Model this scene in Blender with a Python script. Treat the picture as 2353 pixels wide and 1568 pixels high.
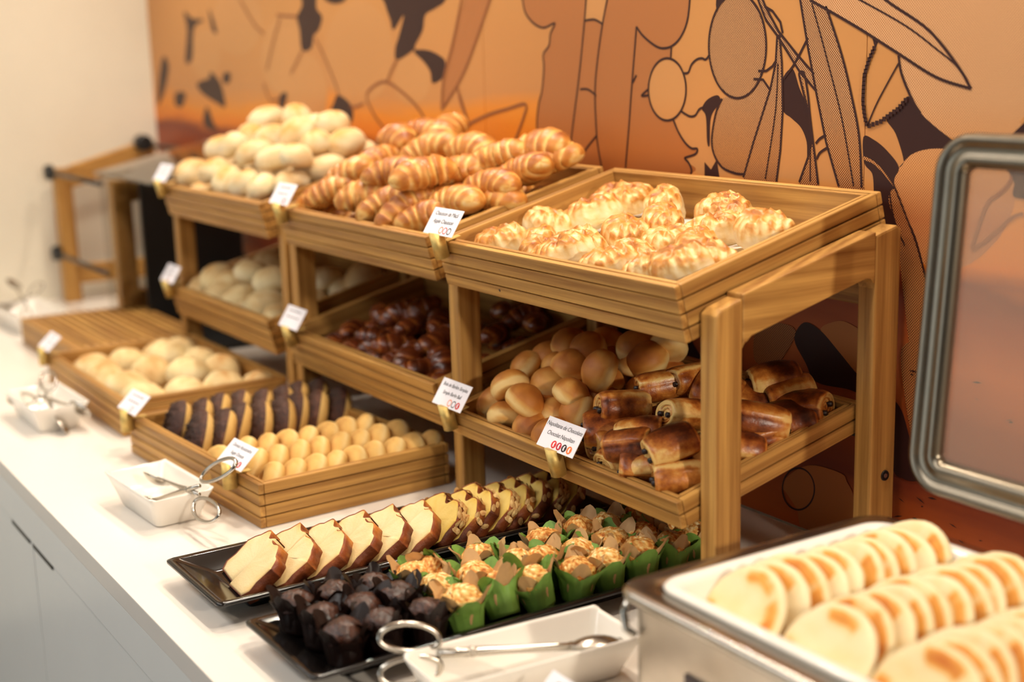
import bpy, bmesh, math, random
from mathutils import Vector, Matrix, noise, geometry
import numpy as np

for o in list(bpy.data.objects):
    bpy.data.objects.remove(o)
S = bpy.context.scene
COL = S.collection
R = math.radians
rnd = random.Random(11)

# ------------------------------------------------------------------ camera
cam = bpy.data.cameras.new('camera')
cam.sensor_width = 36.0
cam.lens = 3150.6 / 2353 * 36
cam.clip_start = 0.05
cam.dof.use_dof = True
cam.dof.focus_distance = 1.74
cam.dof.aperture_fstop = 2.3
camo = bpy.data.objects.new('camera', cam)
COL.objects.link(camo)
cF = Vector((-0.8309, 0.5174, -0.2049)).normalized()
cR = Vector((0.5333, 0.8455, -0.0277))
cR = (cR - cF * cR.dot(cF)).normalized()
cU = cR.cross(cF)
camo.matrix_world = Matrix(((cR.x, cU.x, -cF.x, 1.1517), (cR.y, cU.y, -cF.y, -0.4381),
                            (cR.z, cU.z, -cF.z, 0.6451), (0, 0, 0, 1)))
S.camera = camo

# ------------------------------------------------------------------ light
world = bpy.data.worlds.new('World')
S.world = world
world.use_nodes = True
bg = world.node_tree.nodes['Background']
bg.inputs[0].default_value = (0.80, 0.90, 1.0, 1)
bg.inputs[1].default_value = 0.045

def lamp(name, kind, loc, energy, color, target=None, **kw):
    d = bpy.data.lights.new(name, kind)
    d.energy = energy
    d.color = color
    for k, v in kw.items():
        setattr(d, k, v)
    o = bpy.data.objects.new(name, d)
    COL.objects.link(o)
    o.location = loc
    if target is not None:
        o.rotation_euler = (Vector(target) - Vector(loc)).to_track_quat('-Z', 'Y').to_euler()
    return o

WARM = (1.0, 0.88, 0.72)
for lx, e in ((-2.25, 11), (-1.45, 15), (-0.65, 15.5), (0.18, 17)):
    lamp('ceiling_spot', 'SPOT', (lx, 0.46, 1.46), e * 1.65, WARM, (lx, 0.42, 0),
         spot_size=R(100), spot_blend=0.6, shadow_soft_size=0.05)
    lamp('wall_side_spot', 'SPOT', (lx - .35, 0.792, 1.46), e * 1.15, WARM, (lx - .35, 0.70, 0),
         spot_size=R(110), spot_blend=0.6, shadow_soft_size=0.012)
# a spot further along the wall to the right
lamp('ceiling_spot', 'SPOT', (2.3, 0.22, 1.05), 105, WARM, (0.1, 0.48, 0.25), spot_size=R(70), spot_blend=0.5, shadow_soft_size=0.06)
# added neutral fill light above the walkway, brightens counter and cabinet fronts
lamp('ceiling_fill', 'AREA', (-0.9, -0.95, 1.56), 31, (1.0, 0.97, 0.93), (-0.9, -0.55, 0), shape='RECTANGLE', size=3.6, size_y=0.5)
# added cool fill light from in front of the counter, not a real window
lamp('cool_front_fill', 'AREA', (-1.5, -4.2, 0.1), 27, (0.80, 0.92, 1.0), (-0.9, 0.0, -0.2),
     shape='RECTANGLE', size=3.2, size_y=2.0)

vs = S.view_settings
vs.view_transform = 'Standard'
vs.look = 'None'
vs.gamma = 1.0
vs.use_curve_mapping = False
vs.exposure = 0.10

# ------------------------------------------------------------------ materials
def lin(c):
    return tuple(((v / 255 + 0.055) / 1.055) ** 2.4 if v > 10 else v / 255 / 12.92 for v in c)

def new_mat(name):
    m = bpy.data.materials.new(name)
    m.use_nodes = True
    nt = m.node_tree
    return m, nt, nt.nodes['Principled BSDF']

def setin(b, **kw):
    for k, v in kw.items():
        b.inputs[k].default_value = v

def link(nt, a, b):
    nt.links.new(a, b)

def ramp(nt, stops, fac=None):
    r = nt.nodes.new('ShaderNodeValToRGB')
    e = r.color_ramp.elements
    while len(e) < len(stops):
        e.new(0.5)
    for el, (p, c) in zip(e, stops):
        el.position = p
        el.color = (*c, 1)
    if fac is not None:
        link(nt, fac, r.inputs[0])
    return r

def tex(nt, scale=10, detail=3, rough=0.55, vec=None, dist=0.0):
    n = nt.nodes.new('ShaderNodeTexNoise')
    n.inputs['Scale'].default_value = scale
    n.inputs['Detail'].default_value = detail
    n.inputs['Roughness'].default_value = rough
    n.inputs['Distortion'].default_value = dist
    if vec is not None:
        link(nt, vec, n.inputs['Vector'])
    return n

def math_n(nt, op, a, b=None, clamp=False):
    n = nt.nodes.new('ShaderNodeMath')
    n.operation = op
    n.use_clamp = clamp
    for i, v in enumerate((a, b)):
        if v is None:
            continue
        if isinstance(v, (int, float)):
            n.inputs[i].default_value = v
        else:
            link(nt, v, n.inputs[i])
    return n.outputs[0]

def mixc(nt, fac, a, b, mode='MIX'):
    n = nt.nodes.new('ShaderNodeMix')
    n.data_type = 'RGBA'
    n.blend_type = mode
    for idx, v in ((0, fac), (6, a), (7, b)):
        if isinstance(v, (int, float)):
            n.inputs[idx].default_value = v
        elif isinstance(v, tuple):
            n.inputs[idx].default_value = (*v, 1)
        else:
            link(nt, v, n.inputs[idx])
    return n.outputs[2]

def bump(nt, b, h, strength=0.3, dist=0.002):
    n = nt.nodes.new('ShaderNodeBump')
    n.inputs['Strength'].default_value = strength
    n.inputs['Distance'].default_value = dist
    link(nt, h, n.inputs['Height'])
    link(nt, n.outputs[0], b.inputs['Normal'])

def objvec(nt, scale=(1, 1, 1), offset=True):
    tc = nt.nodes.new('ShaderNodeTexCoord')
    mp = nt.nodes.new('ShaderNodeMapping')
    mp.inputs['Scale'].default_value = scale
    v = tc.outputs['Object']
    if offset:
        oi = nt.nodes.new('ShaderNodeObjectInfo')
        ad = nt.nodes.new('ShaderNodeVectorMath')
        ad.operation = 'ADD'
        mu = math_n(nt, 'MULTIPLY', oi.outputs['Random'], 13.7)
        link(nt, v, ad.inputs[0])
        link(nt, mu, ad.inputs[1])
        v = ad.outputs[0]
    link(nt, v, mp.inputs['Vector'])
    return mp.outputs[0]

def plain(name, rgb, rough=0.5, metal=0.0, spec=0.5, noise_amt=0.06, nscale=40, **kw):
    m, nt, b = new_mat(name)
    v = objvec(nt)
    n = tex(nt, nscale, 4, vec=v)
    c = lin(rgb)
    r = ramp(nt, [(0.3, tuple(x * (1 - noise_amt) for x in c)), (0.7, tuple(min(1, x * (1 + noise_amt)) for x in c))], n.outputs[0])
    link(nt, r.outputs[0], b.inputs['Base Color'])
    setin(b, Roughness=rough, Metallic=metal, **kw)
    b.inputs['Specular IOR Level'].default_value = spec
    return m

def wood(name, axis, light=(206, 157, 84), dark=(132, 85, 36)):
    m, nt, b = new_mat(name)
    sc = [16, 16, 16]
    sc[axis] = 1.1
    v = objvec(nt, tuple(sc))
    n1 = tex(nt, 1.6, 4, 0.6, v, 0.8)
    sc2 = [260, 260, 260]
    sc2[axis] = 7
    v2 = objvec(nt, tuple(sc2))
    n2 = tex(nt, 1.0, 3, 0.6, v2)
    w = nt.nodes.new('ShaderNodeTexWave')
    w.wave_type = 'RINGS'
    w.rings_direction = 'XYZ'[axis]
    w.inputs['Scale'].default_value = 1.3
    w.inputs['Distortion'].default_value = 5.0
    w.inputs['Detail'].default_value = 2.0
    link(nt, v, w.inputs['Vector'])
    f = math_n(nt, 'ADD', math_n(nt, 'MULTIPLY', n1.outputs[0], 0.70), math_n(nt, 'MULTIPLY', w.outputs['Fac'], 0.22))
    f = math_n(nt, 'ADD', f, math_n(nt, 'MULTIPLY', math_n(nt, 'SUBTRACT', n2.outputs[0], 0.5), 0.55))
    L, D = lin(light), lin(dark)
    M = tuple((a + c) / 2 for a, c in zip(L, D))
    r = ramp(nt, [(0.15, D), (0.45, M), (0.75, L)], f)
    oi = nt.nodes.new('ShaderNodeObjectInfo')
    hv = nt.nodes.new('ShaderNodeHueSaturation')
    link(nt, math_n(nt, 'ADD', math_n(nt, 'MULTIPLY', oi.outputs['Random'], 0.22), 0.88), hv.inputs['Value'])
    link(nt, r.outputs[0], hv.inputs['Color'])
    link(nt, hv.outputs[0], b.inputs['Base Color'])
    setin(b, Roughness=0.48)
    b.inputs['Specular IOR Level'].default_value = 0.35
    bump(nt, b, n2.outputs[0], 0.25, 0.0006)
    return m

WX, WY, WZ = (wood('oak_grain_' + 'xyz'[i], i) for i in range(3))

def bakemat(name, stops, nscale=60, namt=0.35, rough=0.5, bumpS=0.35, bdist=0.0015, bscale=150, spec=0.4, coat=0.0):
    """pastry: colour follows the mesh attribute 'bake' (how browned the crust is) plus noise"""
    m, nt, b = new_mat(name)
    at = nt.nodes.new('ShaderNodeAttribute')
    at.attribute_name = 'bake'
    v = objvec(nt)
    n = tex(nt, nscale, 5, 0.6, v)
    f = math_n(nt, 'ADD', at.outputs['Fac'], math_n(nt, 'MULTIPLY', math_n(nt, 'SUBTRACT', n.outputs[0], 0.5), namt))
    oi = nt.nodes.new('ShaderNodeObjectInfo')
    f = math_n(nt, 'ADD', f, math_n(nt, 'MULTIPLY', math_n(nt, 'SUBTRACT', oi.outputs['Random'], 0.5), 0.16), True)
    r = ramp(nt, [(p, lin(c)) for p, c in stops], f)
    link(nt, r.outputs[0], b.inputs['Base Color'])
    setin(b, Roughness=rough)
    b.inputs['Specular IOR Level'].default_value = spec
    b.inputs['Coat Weight'].default_value = coat
    b.inputs['Coat Roughness'].default_value = 0.25
    n2 = tex(nt, bscale, 4, 0.6, v)
    bump(nt, b, n2.outputs[0], bumpS, bdist)
    return m

M_WHITE_ROLL = bakemat('floured_crust', [(0, (234, 224, 198)), (0.45, (226, 208, 166)), (1, (202, 150, 78))], 22, 0.35, 0.75, 0.25)
M_GREY_ROLL = bakemat('soft_roll_crust', [(0, (240, 226, 190)), (0.5, (226, 204, 152)), (1, (196, 150, 90))], 22, 0.35, 0.7, 0.25)
M_BERLIN = bakemat('bun_crust', [(0, (240, 204, 134)), (0.35, (222, 164, 84)), (0.65, (196, 124, 50)), (1, (158, 88, 32))], 30, 0.30, 0.55, 0.2)
M_CROISSANT = bakemat('croissant_crust', [(0, (238, 214, 158)), (0.36, (224, 180, 102)), (0.66, (194, 126, 52)), (1, (140, 72, 24))], 45, 0.40, 0.45, 0.35, coat=0.15)
M_CHAUSSON = bakemat('puff_crust', [(0, (236, 216, 172)), (0.34, (226, 192, 130)), (0.60, (206, 142, 66)), (1, (150, 80, 30))], 70, 0.42, 0.40, 0.3, 0.0015, 150, coat=0.1)
M_NAPOLI = bakemat('glazed_crust', [(0, (230, 188, 112)), (0.28, (200, 126, 52)), (0.55, (146, 74, 26)), (0.85, (84, 34, 13)), (1, (60, 24, 10))], 90, 0.85, 0.34, 0.5, coat=0.15)
M_DARKPASTRY = bakemat('dark_glazed_crust', [(0, (226, 170, 84)), (0.3, (176, 100, 42)), (0.65, (122, 56, 24)), (1, (74, 30, 14))], 45, 0.55, 0.25, 0.4, coat=0.4)
M_SUGAR = bakemat('sugared_dough', [(0, (230, 200, 138)), (0.5, (218, 174, 98)), (1, (176, 110, 44))], 40, 0.25, 0.75, 0.8, 0.001, 900)
M_CHOCTOP = bakemat('chocolate_sprinkle_coat', [(0, (126, 78, 52)), (0.5, (70, 38, 26)), (1, (30, 15, 11))], 190, 1.3, 0.45, 1.0, 0.003, 260)
M_CRUMB = bakemat('cake_crumb', [(0, (230, 212, 168)), (0.6, (222, 192, 134)), (1, (206, 152, 80))], 60, 0.35, 0.85, 0.5, 0.001, 420)
M_LEMON = bakemat('lemon_cake_crumb', [(0, (226, 200, 120)), (0.6, (216, 180, 86)), (1, (192, 142, 54))], 60, 0.35, 0.85, 0.5, 0.001, 420)
M_CRUST = bakemat('cake_crust', [(0, (204, 128, 52)), (0.4, (134, 64, 25)), (1, (58, 24, 12))], 60, 0.8, 0.5, 0.6, 0.0015, 220)
M_ALMOND = bakemat('almond_flake', [(0, (240, 206, 140)), (1, (176, 108, 48))], 50, 0.5, 0.5, 0.1)
M_CRUMBLE = bakemat('crumble_top', [(0, (252, 236, 186)), (0.34, (240, 192, 110)), (0.62, (206, 124, 44)), (1, (140, 68, 20))], 120, 0.75, 0.55, 0.9, 0.002, 260)
M_CHOCMUF = bakemat('chocolate_muffin', [(0, (86, 46, 28)), (0.5, (52, 26, 17)), (1, (24, 12, 9))], 60, 0.6, 0.4, 0.7, 0.002, 180, coat=0.2)
M_PANCAKE_EDGE = bakemat('pancake', [(0, (234, 218, 178)), (0.40, (228, 204, 150)), (0.58, (222, 156, 64)), (0.85, (190, 104, 28))], 38, 0.32, 0.6, 0.2)
M_STICK = plain('chocolate_stick', (38, 18, 12), 0.4)
M_GREEN = plain('green_paper', (112, 150, 62), 0.6, noise_amt=0.15)
M_TANPAPER = plain('brown_paper', (196, 156, 104), 0.65, noise_amt=0.1)
M_BROWNPAPER = plain('dark_brown_paper', (30, 16, 12), 0.38, noise_amt=0.2)
M_PORCELAIN = plain('white_porcelain', (240, 234, 224), 0.12, noise_amt=0.01)
M_BLACK = plain('black_glazed_ceramic', (20, 16, 15), 0.12, noise_amt=0.15)
M_STEEL = plain('polished_steel', (190, 184, 174), 0.22, 1.0, noise_amt=0.04)
M_LID = plain('dull_steel_frame', (136, 126, 110), 0.3, 1.0, noise_amt=0.06)
M_STEELB = plain('brushed_steel', (190, 182, 170), 0.32, 1.0, noise_amt=0.06)
M_BRASS = plain('brushed_brass', (206, 178, 108), 0.5, 0.75, noise_amt=0.12, nscale=120)
M_CARD = plain('white_card', (238, 234, 240), 0.6, noise_amt=0.01)
M_INK = plain('black_ink', (36, 32, 34), 0.7)
M_RED = plain('red_print', (214, 44, 44), 0.6)
M_ORANGE = plain('orange_print', (238, 120, 50), 0.6)
M_CRIMSON = plain('crimson_print', (190, 26, 46), 0.6)
M_DARKP = plain('dark_print', (52, 30, 28), 0.6)
M_PAPER = plain('greaseproof_paper', (246, 242, 236), 0.55, noise_amt=0.02)
M_SOLID = plain('white_solid_surface', (240, 232, 222), 0.22, noise_amt=0.012, nscale=6)
M_CABINET = plain('white_lacquered_front', (244, 243, 238), 0.25, noise_amt=0.012, nscale=5)
M_SLOT = plain('dark_recess', (70, 66, 58), 0.6)
M_WALL = plain('cream_wall_paint', (236, 228, 208), 0.8, noise_amt=0.02, nscale=8)
M_FLOOR = plain('grey_floor_tile', (84, 80, 76), 0.4, noise_amt=0.05)
M_CEIL = plain('white_ceiling_paint', (238, 236, 230), 0.8, noise_amt=0.01)
M_BLACKP = plain('black_plastic', (18, 18, 18), 0.4)
M_PLATE = plain('dark_grey_plate', (66, 54, 56), 0.4)

def glassmat(name, tint=(1, 1, 1), refl=1.0, rough=0.0, painted_glare=0.0):
    m = bpy.data.materials.new(name)
    m.use_nodes = True
    nt = m.node_tree
    out = nt.nodes['Material Output']
    nt.nodes.remove(nt.nodes['Principled BSDF'])
    t = nt.nodes.new('ShaderNodeBsdfTransparent')
    t.inputs[0].default_value = (*tint, 1)
    g = nt.nodes.new('ShaderNodeBsdfGlossy')
    g.inputs['Roughness'].default_value = rough
    fr = nt.nodes.new('ShaderNodeFresnel')
    fr.inputs[0].default_value = 1.5
    mx = nt.nodes.new('ShaderNodeMixShader')
    link(nt, math_n(nt, 'MULTIPLY', fr.outputs[0], refl, True), mx.inputs[0])
    link(nt, t.outputs[0], mx.inputs[1])
    link(nt, g.outputs[0], mx.inputs[2])
    df = nt.nodes.new('ShaderNodeBsdfDiffuse')      # pale haze painted in for the bright room reflected in the pane
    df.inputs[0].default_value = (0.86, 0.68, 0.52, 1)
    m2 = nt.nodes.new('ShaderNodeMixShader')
    m2.inputs[0].default_value = painted_glare
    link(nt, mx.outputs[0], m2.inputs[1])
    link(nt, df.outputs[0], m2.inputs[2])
    link(nt, m2.outputs[0], out.inputs[0])
    return m

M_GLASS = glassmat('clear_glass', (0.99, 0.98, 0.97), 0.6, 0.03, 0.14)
M_ACRYL = glassmat('clear_acrylic', (0.93, 0.93, 0.92), 1.2, 0.05)

# printed mural: a photograph of a sunset sky behind flat line-art plants
def mural_base():
    m, nt, b = new_mat('printed_sunset_sky')
    g = nt.nodes.new('ShaderNodeNewGeometry')
    sp = nt.nodes.new('ShaderNodeSeparateXYZ')
    link(nt, g.outputs['Position'], sp.inputs[0])
    mp = nt.nodes.new('ShaderNodeMapping')
    mp.inputs['Scale'].default_value = (2.2, 1, 14)
    link(nt, g.outputs['Position'], mp.inputs['Vector'])
    n = tex(nt, 1.0, 4, 0.55, mp.outputs[0])
    mr = nt.nodes.new('ShaderNodeMapRange')
    mr.inputs['From Min'].default_value = -0.52
    mr.inputs['From Max'].default_value = -0.36
    mr.inputs['To Min'].default_value = 0.0
    mr.inputs['To Max'].default_value = 0.10
    link(nt, sp.outputs['X'], mr.inputs['Value'])
    zx = math_n(nt, 'ADD', sp.outputs['Z'], mr.outputs[0])
    z = math_n(nt, 'ADD', zx, math_n(nt, 'MULTIPLY', math_n(nt, 'SUBTRACT', n.outputs[0], 0.5), 0.10))
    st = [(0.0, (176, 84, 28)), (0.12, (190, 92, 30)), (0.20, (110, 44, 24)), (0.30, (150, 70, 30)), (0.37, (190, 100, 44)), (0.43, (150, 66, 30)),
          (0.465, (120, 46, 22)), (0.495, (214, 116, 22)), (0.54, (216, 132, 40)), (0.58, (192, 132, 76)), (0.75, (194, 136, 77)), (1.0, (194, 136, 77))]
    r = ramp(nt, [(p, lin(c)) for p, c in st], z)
    link(nt, r.outputs[0], b.inputs['Base Color'])
    setin(b, Roughness=0.42)
    b.inputs['Specular IOR Level'].default_value = 0.3
    return m, r

def print_mat(name, rgb, kind=None, dot=0.42, ink=(74, 38, 34), alpha=None):
    """ink on the sky print; halftone kinds are a screen of small round dots"""
    m, nt, b = new_mat(name)
    setin(b, Roughness=0.42)
    b.inputs['Specular IOR Level'].default_value = 0.3
    if kind is None:
        b.inputs['Base Color'].default_value = (*lin(rgb), 1)
        return m
    g = nt.nodes.new('ShaderNodeNewGeometry')
    sp = nt.nodes.new('ShaderNodeSeparateXYZ')
    link(nt, g.outputs['Position'], sp.inputs[0])
    p = 0.0036
    a = math_n(nt, 'DIVIDE', math_n(nt, 'ADD', sp.outputs['X'], sp.outputs['Z']), p)
    c = math_n(nt, 'DIVIDE', math_n(nt, 'SUBTRACT', sp.outputs['X'], sp.outputs['Z']), p)
    fa = math_n(nt, 'SUBTRACT', math_n(nt, 'FRACT', math_n(nt, 'ADD', a, 100.0)), 0.5)
    fc = math_n(nt, 'SUBTRACT', math_n(nt, 'FRACT', math_n(nt, 'ADD', c, 100.0)), 0.5)
    d2 = math_n(nt, 'ADD', math_n(nt, 'MULTIPLY', fa, fa), math_n(nt, 'MULTIPLY', fc, fc))
    isdot = math_n(nt, 'LESS_THAN', d2, dot * dot)
    col = mixc(nt, isdot, lin(rgb), lin(ink))
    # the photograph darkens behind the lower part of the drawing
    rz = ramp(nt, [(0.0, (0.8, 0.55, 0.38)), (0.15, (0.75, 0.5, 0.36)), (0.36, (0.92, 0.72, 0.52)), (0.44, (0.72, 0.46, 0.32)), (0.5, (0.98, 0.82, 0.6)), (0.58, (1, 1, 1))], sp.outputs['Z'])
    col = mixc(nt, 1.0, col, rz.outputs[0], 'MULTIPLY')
    link(nt, col, b.inputs['Base Color'])
    return m

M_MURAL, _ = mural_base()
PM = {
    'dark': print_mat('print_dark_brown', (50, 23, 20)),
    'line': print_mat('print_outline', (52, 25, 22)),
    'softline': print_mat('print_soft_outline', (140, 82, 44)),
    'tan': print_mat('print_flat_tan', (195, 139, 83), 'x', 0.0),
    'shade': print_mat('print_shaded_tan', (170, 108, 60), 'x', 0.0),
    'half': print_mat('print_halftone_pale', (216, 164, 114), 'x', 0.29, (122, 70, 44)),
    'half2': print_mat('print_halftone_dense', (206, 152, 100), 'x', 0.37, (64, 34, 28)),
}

# printed drawing on the wall, plus painted shade low down, (x, z) in metres

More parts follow.
